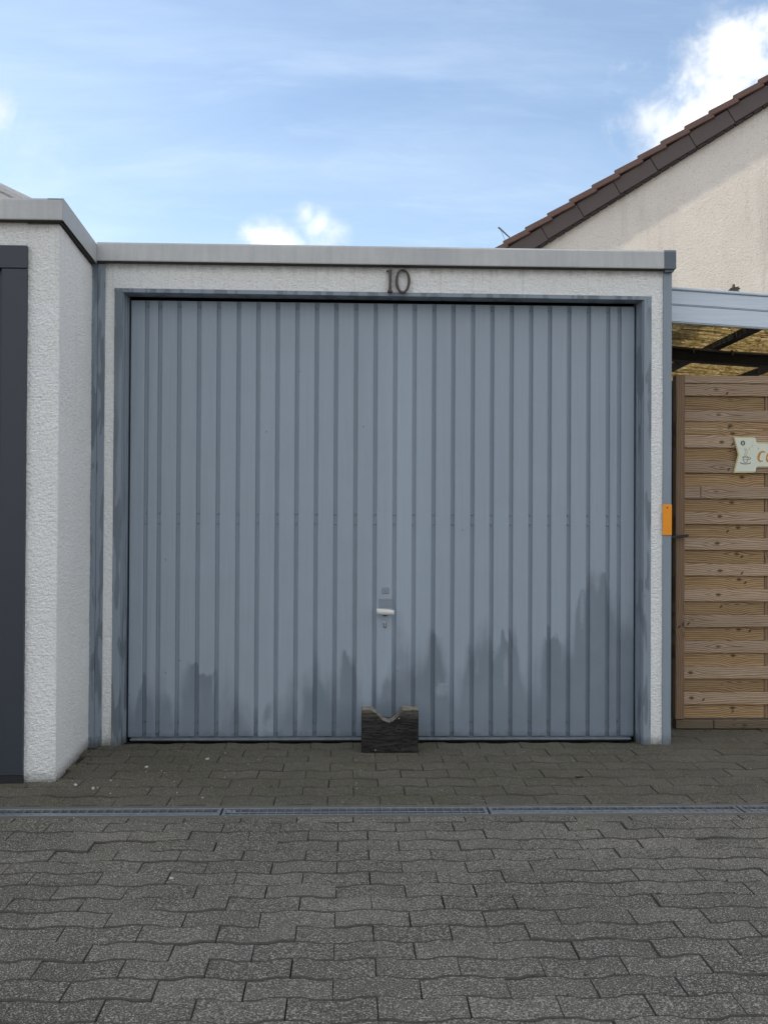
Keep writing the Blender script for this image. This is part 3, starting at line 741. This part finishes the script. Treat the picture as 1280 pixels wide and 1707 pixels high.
# ------------------------------------------------------------------ left garage
lg = thing('garage', 'white rendered garage at the left edge with anthracite door, set further forward', 'garage', (-2.6, -0.65, 0))
LZ = 2.188
C0, C1 = (-1.137, -0.65), (-1.1745, 0.0)
bm = B()
prism(bm, [(-1.265, -0.642), (C0[0]-0.007, -0.642), (C1[0]-0.007, 0.0), (-1.19, 5.6), (-1.32, 5.6), (-1.32, -0.55)], 'z', -0.02, LZ)
box(bm, -6.35, -1.19, 5.48, 5.6, -0.02, LZ); box(bm, -6.35, -6.2, -0.642, 5.48, -0.02, LZ); box(bm, -6.2, -1.262, -0.642, -0.5, 2.08, LZ)
obj('wall', bm, M['house_wall'], lg)
bm = B()
rough_sheet(bm, (-1.262, -0.65, -0.01), (1, 0, 0), (0, 0, 1), 0.1265, LZ, (0, -1, 0), seed=11, amp=0.0026)
rough_sheet(bm, (-1.85, -0.65, 2.03), (1, 0, 0), (0, 0, 1), 0.588, 0.158, (0, -1, 0), seed=12, amp=0.0026)
sv = Vector((C1[0]-C0[0], C1[1]-C0[1], 0)); sl = sv.length; sn = sv.normalized()
rough_sheet(bm, (C0[0]+0.0005, C0[1]-0.001, -0.01), sn, (0, 0, 1), sl, LZ, (sn.y, -sn.x, 0), seed=13, amp=0.0022)
obj('front_render', bm, M['stucco_white'], lg)
bm = B(); prism(bm, [(-6.36, -0.68), (-1.128, -0.68), (-1.155, -0.02), (-1.155, 5.6), (-6.36, 5.6)], 'z', 2.192, 2.25); obj('roof', bm, M['roofmetal'], lg)
bm = B(); prism(bm, [(-6.36, -0.683), (-1.125, -0.683), (-1.1535, -0.041), (-1.18, -0.041), (-1.16, -0.63), (-6.36, -0.63)], 'z', 2.1855, 2.1912); obj('soffit', bm, M['underside'], lg)
fascia(-3.4, -1.1165, -0.690, 2.1875, 2.272, M['fascia'], lg, 'fascia_panel'); fascia(-6.36, -3.402, -0.690, 2.1875, 2.272, M['fascia'], lg, 'fascia_panel')
bm = B()
prism(bm, [(-1.1160, -0.6895), (-1.1145, -0.689), (-1.1466, -0.0425), (-1.1485, -0.0425)], 'z', 2.1872, 2.2735)
prism(bm, [(-1.1150, -0.688), (-1.1470, -0.0425), (-1.205, -0.0425), (-1.175, -0.688)], 'z', 2.2700, 2.2722)
obj('fascia_panel', bm, M['fascia'], lg)
ld = obj('garage_door', (lambda b_: (box(b_, -4.0, -1.355, -0.64, -0.60, 0.03, 2.003), b_)[1])(B()), M['anthracite'], lg)
ld['label'] = 'smooth anthracite door leaf'
bm = B(); box(bm, -4.1, -1.2565, -0.672, -0.655, 2.003, 2.0915, 0.0015); obj('frame_lintel', bm, M['anthracite'], lg)
bm = B(); box(bm, -1.3545, -1.2585, -0.669, -0.60, 0.032, 2.0015, 0.0015); obj('frame_post', bm, M['anthracite'], lg)
bm = B(); box(bm, -4.1, -1.2580, -0.667, -0.61, -0.002, 0.031); obj('threshold', bm, M['rubber'], lg)

# ------------------------------------------------------------------ canopy showing above the left garage; its building is added unseen to shade the courtyard
nb = thing('house', 'pale ribbed canopy behind the left garage, on an added unseen building that shades the courtyard', 'house', (-9, 3, 0))
bm = B(); box(bm, -14, -6.2, -3.0, 4.4, -0.05, 6.3); obj('wall', bm, M['house_wall'], nb)  # added walls and roof, out of view, keep the sun off the paving
bm = B(); prism(bm, [(-14.5, 6.3), (-5.8, 6.3), (-10.1, 8.2)], 'y', -3.3, 4.7); obj('roof', bm, M['brown_tile'], nb)
def can_z(x): return 4.095 - 0.47*(x+3.02)
cn = B(); prism(cn, [(-6.2, can_z(-6.2)), (-2.9, can_z(-2.9)), (-2.9, can_z(-2.9)-0.012), (-6.2, can_z(-6.2)-0.012)], 'y', 5.05, 7.9)
canopy = obj('canopy', cn, M['white_sheet'], nb)
for k, yy in enumerate((5.0, 5.42, 5.84, 6.26, 6.68, 7.1, 7.52)):
    bm = B(); h = 0.035 if k == 0 else 0.022
    prism(bm, [(-6.2, can_z(-6.2)-0.013), (-2.88, can_z(-2.88)-0.013), (-2.88, can_z(-2.88)-0.013-h), (-6.2, can_z(-6.2)-0.013-h)], 'y', yy, yy+0.035)
    obj('rib', bm, M['white_rib'], canopy)
bm = B(); box(bm, -3.0, -2.94, 5.1, 5.16, -0.05, can_z(-2.94)-0.07); obj('post', bm, M['white_rib'], nb)
bm = B(); box(bm, -3.0, -2.94, 7.6, 7.66, -0.05, can_z(-2.94)-0.07); obj('post', bm, M['white_rib'], nb)

# ------------------------------------------------------------------ house with brown verge on the right
TH = R(20); P0 = Vector((3.525, 8.44, 0))
UA = Vector((math.cos(TH), -math.sin(TH), 0)); NA = Vector((-math.sin(TH), -math.cos(TH), 0))
HM = Matrix(((UA.x, -NA.x, 0, P0.x), (UA.y, -NA.y, 0, P0.y), (UA.z, -NA.z, 1, 0), (0, 0, 0, 1)))
house = bpy.data.objects.new('house', None); COL.objects.link(house); house.matrix_world = HM
ORG[house] = Vector((0, 0, 0))
tag(house, 'cream rendered gable house with brown tiled verge behind the garage', 'house')
SL = R(28.7); TS = math.tan(SL); cs, sn_ = math.cos(SL), math.sin(SL)
def vz(u): return 4.841 + TS*(u+1.521)          # tile-top line of the left verge; u along the wall, v into the house, z up
UR = 5.2                                        # ridge
def hobj(name, bm, mat, parent=house): return obj(name, bm, mat, parent, at=(0, 0, 0)) if parent is house else obj(name, bm, mat, parent)
bm = B()
prism(bm, [(-1.55, -0.05), (2*UR+1.55, -0.05), (2*UR+1.55, vz(-1.55)-0.30), (UR, vz(UR)-0.30), (-1.55, vz(-1.55)-0.30)], 'y', 0.0, 9.0)
hobj('wall', bm, M['stucco_cream'])
bm = B()
prism(bm, [(-2.4, vz(-2.4)-0.10), (UR, vz(UR)-0.10), (UR, vz(UR)-0.24), (-2.4, vz(-2.4)-0.24)], 'y', 0.0, 9.1)
prism(bm, [(2*UR+2.4, vz(-2.4)-0.10), (UR, vz(UR)-0.10), (UR, vz(UR)-0.24), (2*UR+2.4, vz(-2.4)-0.24)], 'y', 0.0, 9.1)
hroof = hobj('roof', bm, M['brown_tile'])
def along(u, dn, v):                            # point dn below the tile line, measured square to the slope
    return (u + dn*sn_, v, vz(u) - dn*cs)
def slab(bm, s0, s1, d0, d1, v0, v1, lift0=0.0, lift1=0.0):
    """block lying along the verge: s = distance up the slope from the lowest tile edge"""
    q = []
    for v in (v0, v1):
        for s, d, lf in ((s0, d0, lift0), (s1, d0, lift1), (s1, d1, lift1), (s0, d1, lift0)):
            q.append(bm.verts.new(along(-1.521 + s*cs, d-lf, v)))
    for f in ((0, 1, 2, 3), (7, 6, 5, 4), (0, 4, 5, 1), (1, 5, 6, 2), (2, 6, 7, 3), (3, 7, 4, 0)): bm.faces.new([q[i] for i in f])
PIT = 0.3347
for k in range(-3, 22):
    bm = B(); s = k*PIT + random.gauss(0, 0.003); j = random.gauss(0, 0.002)
    slab(bm, s, s+PIT+0.04, 0.0, 0.080, -0.118+j, 0.12, 0.0+j, -0.036+j)
    bmesh.ops.recalc_face_normals(bm, faces=bm.faces)
    bmesh.ops.bevel(bm, geom=list(bm.edges), offset=0.008, segments=2, affect='EDGES')
    t_ = hobj('verge_tile', bm, M['brown_tile'])
for k in range(-2, 13):
    bm = B(); s = -0.03 + k*0.5385 + 0.02
    slab(bm, s+0.005, s+0.5385-0.005, 0.105, 0.305, -0.080, -0.060, 0.004, -0.006)
    hobj('verge_board', bm, M['brown_board'])
bm = B(); slab(bm, -1.0, 7.6, 0.100, 0.315, -0.055, 0.0); hobj('verge_backing', bm, M['brown_trim'])
bm = B()
for k in range(-8, 60):
    s = k*0.128; slab(bm, s+0.006, s+0.118, 0.308, 0.338, -0.070, -0.012)
hobj('verge_vent', bm, M['brown_trim'])['kind'] = 'stuff'
bm = B(); tube(bm, along(-1.43, -0.005, -0.08), (-1.585, -0.08, 5.045), 0.009, 0.012, 8)
tube(bm, along(-1.49, -0.005, -0.1), (-1.545, -0.1, 4.985), 0.003, n=6)
hobj('roof_rod', bm, M['blue_metal'])

# ------------------------------------------------------------------ carport to the right of the garage
cp = thing('carport', 'carport with pale blue painted roof edge and dark beams under reed matting', 'carport', (2.5, 1.2, 0))
CS = -0.057                                      # its roof falls to the right
def cz(x, z): return z + CS*(x-1.56)
def sloped(bm, x0, x1, y0, y1, z0, z1):
    prism(bm, [(x0, cz(x0, z0)), (x1, cz(x1, z0)), (x1, cz(x1, z1)), (x0, cz(x0, z1))], 'y', y0, y1)
def sloped_board(bm, x0, x1, y0, y1, z0, z1, bv):
    sloped(bm, x0, x1, y0, y1, z0, z1)
    bmesh.ops.bevel(bm, geom=list(bm.edges), offset=bv, segments=2, affect='EDGES')
bm = B(); sloped_board(bm, 1.4965, 4.0, 0.200, 0.232, 2.002, 2.0845, 0.005); obj('fascia_board', bm, M['beam_paint'], cp)
bm = B(); sloped_board(bm, 1.4965, 4.0, 0.197, 0.232, 2.0865, 2.158, 0.005); obj('fascia_board', bm, M['beam_paint'], cp)
bm = B(); sloped_board(bm, 1.4965, 4.0, 0.188, 0.262, 2.159, 2.171, 0.003); obj('edge_strip', bm, M['beam_paint'], cp)
for xr in (1.52, 2.005, 2.533, 3.06, 3.58):
    bm = B(); box(bm, xr, xr+0.052, 0.233, 3.4, cz(xr, 2.021)-0.004, cz(xr, 2.054)-0.004); obj('rafter', bm, M['dark_wood'], cp)
bm = B(); sloped(bm, 1.4965, 4.0, 0.85, 0.92, 1.940, 2.004); obj('beam', bm, M['dark_wood'], cp)
bm = B(); sloped(bm, 1.4965, 4.0, 3.3, 3.37, 1.940, 2.004); obj('beam', bm, M['dark_wood'], cp)
for yy in (0.85, 3.3):
    bm = B(); box(bm, 3.75, 3.84, yy, yy+0.09, -0.05, cz(3.8, 1.935)); obj('post', bm, M['dark_wood'], cp)
bm = B()
pts = [(x_, 0.842-0.002*math.sin(x_*9), cz(x_, 2.006)+0.006*math.sin(x_*5.1)) for x_ in [1.5+0.1*i for i in range(26)]]
path_tube(bm, pts, 0.0065, 8); obj('cable', bm, M['cable'], cp)
for x_ in (1.665, 1.885, 2.10, 2.33, 2.56):
    bm = B(); box(bm, x_, x_+0.010, 0.832, 0.8495, cz(x_, 1.982), cz(x_, 2.012), 0.001); obj('cable_clip', bm, M['cable'], cp)
bm = B(); rr = random.Random(5)
for lay_z, y in ((0.0, 0.245),):
  while y < 3.5:
      r = rr.uniform(0.0032, 0.0062); x = 1.4965
      while x < 3.9:
          ln = rr.uniform(0.06, 0.30); x1 = min(x+ln, 3.95); dz = rr.gauss(0, 0.005)
          A = Vector((x, y+rr.gauss(0, 0.0012), cz(x, 2.066)+lay_z+dz)); Q = Vector((x1, y+rr.gauss(0, 0.002), cz(x1, 2.066)+lay_z+rr.gauss(0, 0.005)))
          tube(bm, A, Q, r, r*rr.uniform(0.75, 1.1), 5, False); x = x1 - 0.01
      y += r*2*rr.choice((0.8, 0.88, 0.95, 1.0, 1.12))
tag(obj('reed_mat', bm, M['reed'], cp, smooth=True), kind='stuff')

cl = thing('clamp', 'small dark clamp standing on the pale blue carport edge', 'clamp', (1.872, 0.215, cz(1.872, 2.172)))
z0 = cz(1.872, 2.172)
bm = B(); prism(bm, [(1.853, z0-0.002), (1.893, z0-0.002), (1.886, z0+0.006), (1.858, z0+0.006)], 'y', 0.195, 0.235); obj('foot', bm, M['grey_box'], cl)
bm = B(); prism(bm, [(1.849, z0+0.006), (1.878, z0+0.0062), (1.898, z0+0.013), (1.898, z0+0.018), (1.889, z0+0.021), (1.896, z0+0.026), (1.880, z0+0.024), (1.856, z0+0.020), (1.848, z0+0.015)], 'y', 0.202, 0.228); obj('jaw', bm, M['bronze'], cl)
bm = B(); tube(bm, (1.870, 0.215, z0+0.022), (1.870, 0.215, z0+0.038), 0.009, 0.007, 8); obj('bolt', bm, M['bronze'], cl)

# ------------------------------------------------------------------ wooden gate
gate = thing('gate', 'brown slatted wooden gate beside the garage', 'gate', (2.1, 0.33, 0))
GX0, GX1 = 1.622, 2.62
def plank(name, x0, x1, y0, y1, z0, z1, mat, kx, kz, tone, parent=gate, bv=0.003):
    bm = B(); box(bm, x0, x1, y0, y1, z0, z1, bv)
    o = obj(name, bm, mat, parent); o['knot_x'] = kx; o['knot_z'] = kz; o['tone'] = tone
    return o
plank('post', GX0, 1.6665, 0.318, 0.375, 0.0495, 1.763, M['wood_post'], 0.52, 1.66, 0.5)
plank('post', GX1-0.06, GX1, 0.318, 0.375, 0.0495, 1.763, M['wood_post'], 1.0, 2.0, 0.5)
plank('top_rail', 1.667, GX1-0.0605, 0.326, 0.37, 1.7235, 1.7625, M['wood_front'], 1.76, 2.6, 0.6)
pit = 0.0641; gr = random.Random(21)
for i in range(26):
    zt = 1.7205 - i*pit; zb = zt - 0.0605 - gr.uniform(-0.0008, 0.0006)
    frontside = (i % 2 == 0)
    if i == 2: zt -= 0.0030
    y0 = 0.327 if frontside else 0.3415
    y0 += gr.gauss(0, 0.0008)
    kz = (zt+zb)/2 + gr.uniform(-0.006, 0.010)
    kx = (1.842 + gr.gauss(0, 0.012)) if frontside else (1.925 + gr.gauss(0, 0.022))
    if i in (22,): kx = 1.70
    if i in (18, 24): kx = 1.705
    if not frontside: kz = zt - gr.uniform(0.008, 0.016)
    tone = gr.uniform(0.25, 0.95)
    if not frontside: zt += 0.0045; zb -= 0.0045
    mt = M['wood_front'] if frontside else M['wood_back']
    if i == 8:
        plank('slat', 1.667, 1.7485, y0, y0+0.012, zb, zt, mt, 3, kz, tone)
        plank('slat', 1.7505, GX1-0.0605, y0-0.0006, y0+0.0114, zb, zt, mt, kx, kz, tone)
    elif i == 3:                                  # split lengthwise
        zm = zt - 0.036
        plank('slat', 1.667, GX1-0.0605, 0.331, 0.343, zm+0.0012, zt, mt, 1.90, zt-0.02, 0.8)
        plank('slat', 1.667, GX1-0.0605, 0.3295, 0.343, zb, zm-0.0008, mt, 1.91, zb+0.01, 0.75)
    else:
        plank('slat', 1.667, GX1-0.0605 if frontside else 2.0765, y0, y0+0.012, zb, zt, mt, kx, kz, tone, bv=0.0022)
        if not frontside: plank('slat', 2.1225, GX1-0.0605, y0, y0+0.012, zb, zt, mt, 2.4, kz, tone, bv=0.0022)
plank('batten', 2.0785, 2.1205, 0.3405, 0.372, 0.0505, 1.7205, M['wood_post'], 0.9, 2.4, 0.6)
plank('base_board', GX0+0.004, 1.8145, 0.322, 0.362, 0.003, 0.0465, M['wood_base'], 1.0, 1.0, 0.4)
plank('base_board', 1.8175, GX1, 0.321, 0.361, 0.003, 0.0455, M['wood_base'], 1.97, 0.02, 0.5)
bm = B(); box(bm, 1.590, 1.676, 0.286, 0.294, 0.951, 0.9635, 0.002); box(bm, 1.634, 1.648, 0.292, 0.319, 0.951, 0.963, 0.001)
vv = bm.verts
for v in vv: v.co.z += (v.co.x-1.62)*0.10
obj('handle', bm, M['blackmetal'], gate)

# ------------------------------------------------------------------ coffee sign on the gate
sg = thing('sign', 'cream enamel coffee sign with cup drawing hung on the wooden gate', 'sign', (2.2, 0.318, 1.366))
zc = 1.367; xm = 2.205
half = [(1.9105, zc+.0905), (2.0160, zc+.0890), (2.0190, zc+.0700), (2.0280, zc+.0625), (xm, zc+.0615)]
left = [(1.9330, zc)] + half
poly = left + [(2*xm-x, z) for x, z in half[:-1][::-1]] + [(2*xm-1.9330, zc)] + [(2*xm-x, 2*zc-z) for x, z in half[:-1]] + [(x, 2*zc-z) for x, z in half[::-1]]
def scaled(p, d):                                # inset towards the middle line
    return [(x + (d if x < xm-0.01 else -d if x > xm+0.01 else 0), z + (-d if z > zc+0.001 else d if z < zc-0.001 else 0)) for x, z in p]
bm = B(); prism(bm, poly, 'y', 0.3165, 0.3185); obj('sign_edge', bm, M['yellow_edge'], sg)
bm = B(); prism(bm, scaled(poly, 0.0026), 'y', 0.3158, 0.3164); obj('sign_border', bm, M['gold_edge'], sg)
bm = B(); prism(bm, scaled(poly, 0.0058), 'y', 0.3150, 0.3157); obj('sign_face', bm, M['cream'], sg)
YF, YB = 0.3144, 0.3149
def arc(cx, cz_, rx, rz, a0, a1, n=14, sh=0.0):
    return [(cx+rx*math.cos(R(a0+(a1-a0)*i/(n-1))) + sh*(rz*math.sin(R(a0+(a1-a0)*i/(n-1)))), cz_+rz*math.sin(R(a0+(a1-a0)*i/(n-1)))) for i in range(n)]
def letter(strokes):
    bm = B()
    for k, (p, w) in enumerate(strokes): ribbon(bm, p, w, YF-0.0001*k, YB)
    obj('letter', bm, M['letter'], sg)
def taper(n, a, b, c): return [a+(b-a)*min(1, 2*i/(n-1)) if i < n/2 else b+(c-b)*(2*i/(n-1)-1) for i in range(n)]
zl = zc-0.008
letter([(arc(2.053, zl, .0165, .0245, 52, 305, 16, 0.22), taper(16, .006, .0125, .004))])
letter([(arc(2.0935, zl-.002, .0155, .0215, 0, 360, 22, 0.22), [0.0105+0.003*math.cos(R(2*(i*17-90))) for i in range(22)])])
for dx in (2.133, 2.168):
    letter([([(dx+.018, zl+.034), (dx+.012, zl+.040), (dx+.005, zl+.034), (dx, zl), (dx-.006, zl-.034)], [.006, .008, .011, .011, .005]), ([(dx-.012, zl+.012), (dx+.016, zl+.013)], [.005, .005])])
for dx in (2.208, 2.252):
    letter([(arc(dx, zl-.002, .0155, .0215, 5, 310, 18, 0.22), taper(18, .006, .0115, .004)), ([(dx-.012, zl), (dx+.014, zl+.003)], [.005, .005])])
bm = B(); W = lambda p, w: ribbon(bm, p, [w*1.45]*len(p), YF, YB)
W(arc(1.9705, zc-.0115, .0135, .0028, 0, 360, 16), .0013)                      # cup rim
W([(1.957, zc-.012), (1.9585, zc-.022), (1.962, zc-.033), (1.9655, zc-.0385), (1.9755, zc-.0385), (1.979, zc-.033), (1.9825, zc-.022), (1.984, zc-.012)], .0015)
W([(1.9585, zc-.022), (1.970, zc-.0245), (1.9825, zc-.022)], .001)
W(arc(1.9885, zc-.018, .007, .006, 100, -120, 10), .0017)                      # cup handle
W(arc(1.9705, zc-.0395, .026, .0075, 165, 375, 18), .0014); W(arc(1.9705, zc-.0375, .0262, .006, 200, 340, 14), .0011)
W([(1.968, zc-.008), (1.966, zc+.002), (1.970, zc+.012), (1.9675, zc+.026), (1.9665, zc+.033)], .0009)
W([(1.972, zc-.006), (1.978, zc+.004), (1.9795, zc+.013), (1.976, zc+.024), (1.9745, zc+.030)], .0009)
obj('cup_drawing', bm, M['ink'], sg)
bm = B(); W = lambda p, w: ribbon(bm, p, [w*1.45]*len(p), YF, YB)
W(arc(1.957, zc+.058, .0092, .0100, 0, 360, 22), .0032)
W([(1.9505, zc+.056), (1.953, zc+.062), (1.955, zc+.057)], .0015); W([(1.957, zc+.054), (1.959, zc+.062), (1.963, zc+.056)], .0015)
obj('round_stamp', bm, M['ink'], sg)
for bx, bz in ((1.9885, zc+.025), (1.9905, zc+.0335), (2.0045, zc+.044), (2.0360, zc+.032)):
    bm = B(); ribbon(bm, [(bx-.0022, bz-.001), (bx, bz+.0003), (bx+.0022, bz+.0012)], [.0012, .0030, .0010], YF, YB); obj('coffee_bean', bm, M['ink'], sg)

# ------------------------------------------------------------------ things stored in the gap behind the gate
pr = thing('parasol', 'folded dark green parasol standing behind the gate', 'parasol', (1.80, 0.95, 0))
bm = B()
for k in range(9):
    a = 2*math.pi*k/9
    tube(bm, (1.80+0.02*math.cos(a), 0.95+0.02*math.sin(a), 1.79-0.02*(k % 2)), (1.80+0.06*math.cos(a), 0.95+0.06*math.sin(a), 1.30+0.02*(k % 3)), 0.016, 0.05, 8)
obj('folded_cover', bm, M['green_cover'], pr, smooth=True)
bm = B(); tube(bm, (1.80, 0.95, 0.0), (1.80, 0.95, 1.82), 0.018, n=10); obj('pole', bm, M['grey_box'], pr)
bm = B(); tube(bm, (1.80, 0.95, -0.03), (1.80, 0.95, 0.06), 0.11, 0.09, 16); obj('foot', bm, M['dark_box'], pr)
stack = [(0.50, 0.06, 0.38, 'dark_box', 'dark plastic storage crate at the bottom of the stack behind gate'), (0.52, 0.385, 0.66, 'grey_box', 'grey crate second from the bottom behind gate'),
         (0.49, 0.665, 0.90, 'dark_box', 'dark crate just below the gate handle behind gate'), (0.51, 0.905, 1.09, 'red_box', 'dark red crate behind gate beside the orange marker'),
         (0.50, 1.095, 1.38, 'dark_box', 'dark crate second from the top behind gate'), (0.53, 1.385, 1.50, 'grey_box', 'grey crate on top of the stack behind gate')]
for k, (yy, za, zb, mm, lb) in enumerate(stack):
    t_ = thing('crate', lb, 'crate', (1.60, yy+0.12, za), 'crates stacked behind the gate')
    bm = B(); x0, x1, y1 = 1.50, 1.72, yy+0.28
    box(bm, x0, x1, yy, yy+0.012, za, zb-0.02); box(bm, x0, x1, y1-0.012, y1, za, zb-0.02); box(bm, x0, x0+0.012, yy+0.012, y1-0.012, za, zb-0.02); box(bm, x1-0.012, x1, yy+0.012, y1-0.012, za, zb-0.02)
    box(bm, x0+0.012, x1-0.012, yy+0.012, y1-0.012, za, za+0.01)
    obj('body', bm, M[mm], t_)
    bm = B(); box(bm, x0-0.006, x1+0.006, yy-0.008, y1+0.006, zb-0.02, zb, 0.003); obj('rim', bm, M[mm], t_)

# ------------------------------------------------------------------ old timber block in front of the door
bk = thing('timber_block', 'dark weathered timber block with curved notch leaning against the garage door', 'timber block', (0.187, -0.10, 0))
bm = B()
xa, xb, zt = 0.0615, 0.3135, 0.188
pts = [(xa, 0.001), (xb-0.001, 0.0), (xb, zt-0.004), (xb-0.003, zt), (0.2445, zt+0.001), (0.240, zt-0.003)]
for i in range(1, 9):
    a = i/9
    pts.append((0.240-0.1285*a, zt-0.004-0.054*math.sin(math.pi*a**0.85)**1.25))
pts += [(0.1085, zt-0.003), (0.104, zt), (xa+0.004, zt+0.001), (xa, zt-0.004)]
prism(bm, pts, 'y', -0.162, -0.045)
bmesh.ops.bevel(bm, geom=[e for e in bm.edges if abs(e.verts[0].co.y-e.verts[1].co.y) < 1e-6], offset=0.0035, segments=2, affect='EDGES')
obj('block', bm, M['old_timber'], bk, at=(0.187, -0.10, 0))
bm = B(); tube(bm, (0.122, -0.162, 0.012), (0.122, -0.1655, 0.012), 0.003, n=8); tube(bm, (0.226, -0.162, 0.152), (0.226, -0.1645, 0.152), 0.003, n=8)
obj('nail', bm, M['zinc'], bk)

# ------------------------------------------------------------------ loose bits on the paving
def bits(name, label, cat, mat, items):
    bm = B()
    for (x, y, r, sq) in items:
        bmesh.ops.create_icosphere(bm, subdivisions=1, radius=r, matrix=Matrix.Translation((x, y, r*0.35)) @ Matrix.Rotation(rr.uniform(0, 3), 4, 'Z') @ Matrix.Diagonal((1.0, sq, 0.5, 1)))
    for v in bm.verts: v.co += Vector((rr.gauss(0, 0.0006), rr.gauss(0, 0.0006), rr.gauss(0, 0.0003)))
    return tag(obj(name, bm, mat), label, cat, kind='stuff')
it = [(rr.uniform(-1.15, -0.35), rr.uniform(-0.9, -0.15), rr.uniform(0.002, 0.0055), rr.uniform(0.5, 0.9)) for _ in range(22)]
it += [(rr.uniform(-1.3, 1.9), rr.uniform(-2.5, -0.1), rr.uniform(0.0012, 0.003), rr.uniform(0.5, 0.9)) for _ in range(170)]
it += [(-1.045, -0.70, 0.011, 0.7), (-0.965, -0.755, 0.012, 0.5), (-0.83, -0.42, 0.010, 0.6), (-0.60, -0.28, 0.010, 0.5), (-0.50, -1.72, 0.008, 0.6)]
bits('gravel', 'pale crumbs of mortar and gravel scattered over the paving', 'gravel', M['pebble'], it)
it = []
for _ in range(420):
    k = rr.randrange(1, 15); x = rr.uniform(0.35, 1.6); yj = -1.180 - k*0.0972 + rr.gauss(0, 0.004)
    if rr.random() < 0.35: yj = -0.975 + rr.randrange(0, 8)*0.127 + rr.gauss(0, 0.004); x = rr.uniform(-1.0, 1.9)
    it.append((x, yj, rr.uniform(0.0015, 0.0042), rr.uniform(0.4, 0.9)))
it += [(rr.uniform(-1.16, -1.08), rr.uniform(-0.68, -0.02), rr.uniform(0.002, 0.005), 0.7) for _ in range(60)]
bits('moss', 'tiny tufts of green moss in the paving joints', 'moss', M['moss'], it)
lf = thing('leaf', 'small curled dry leaf on the paving right of the timber block', 'leaf', (0.92, -0.62, 0.0))
bm = B()
g_ = [[bm.verts.new((0.905+0.008*i, -0.635+0.007*j*(1-abs(i-2)/2.6), 0.004+0.006*abs(j-1)+0.0015*abs(i-2))) for j in range(3)] for i in range(5)]
for i in range(4):
    for j in range(2): bm.faces.new((g_[i][j], g_[i+1][j], g_[i+1][j+1], g_[i][j+1]))
obj('blade', bm, M['leaf'], lf, at=(0.92, -0.62, 0.0))
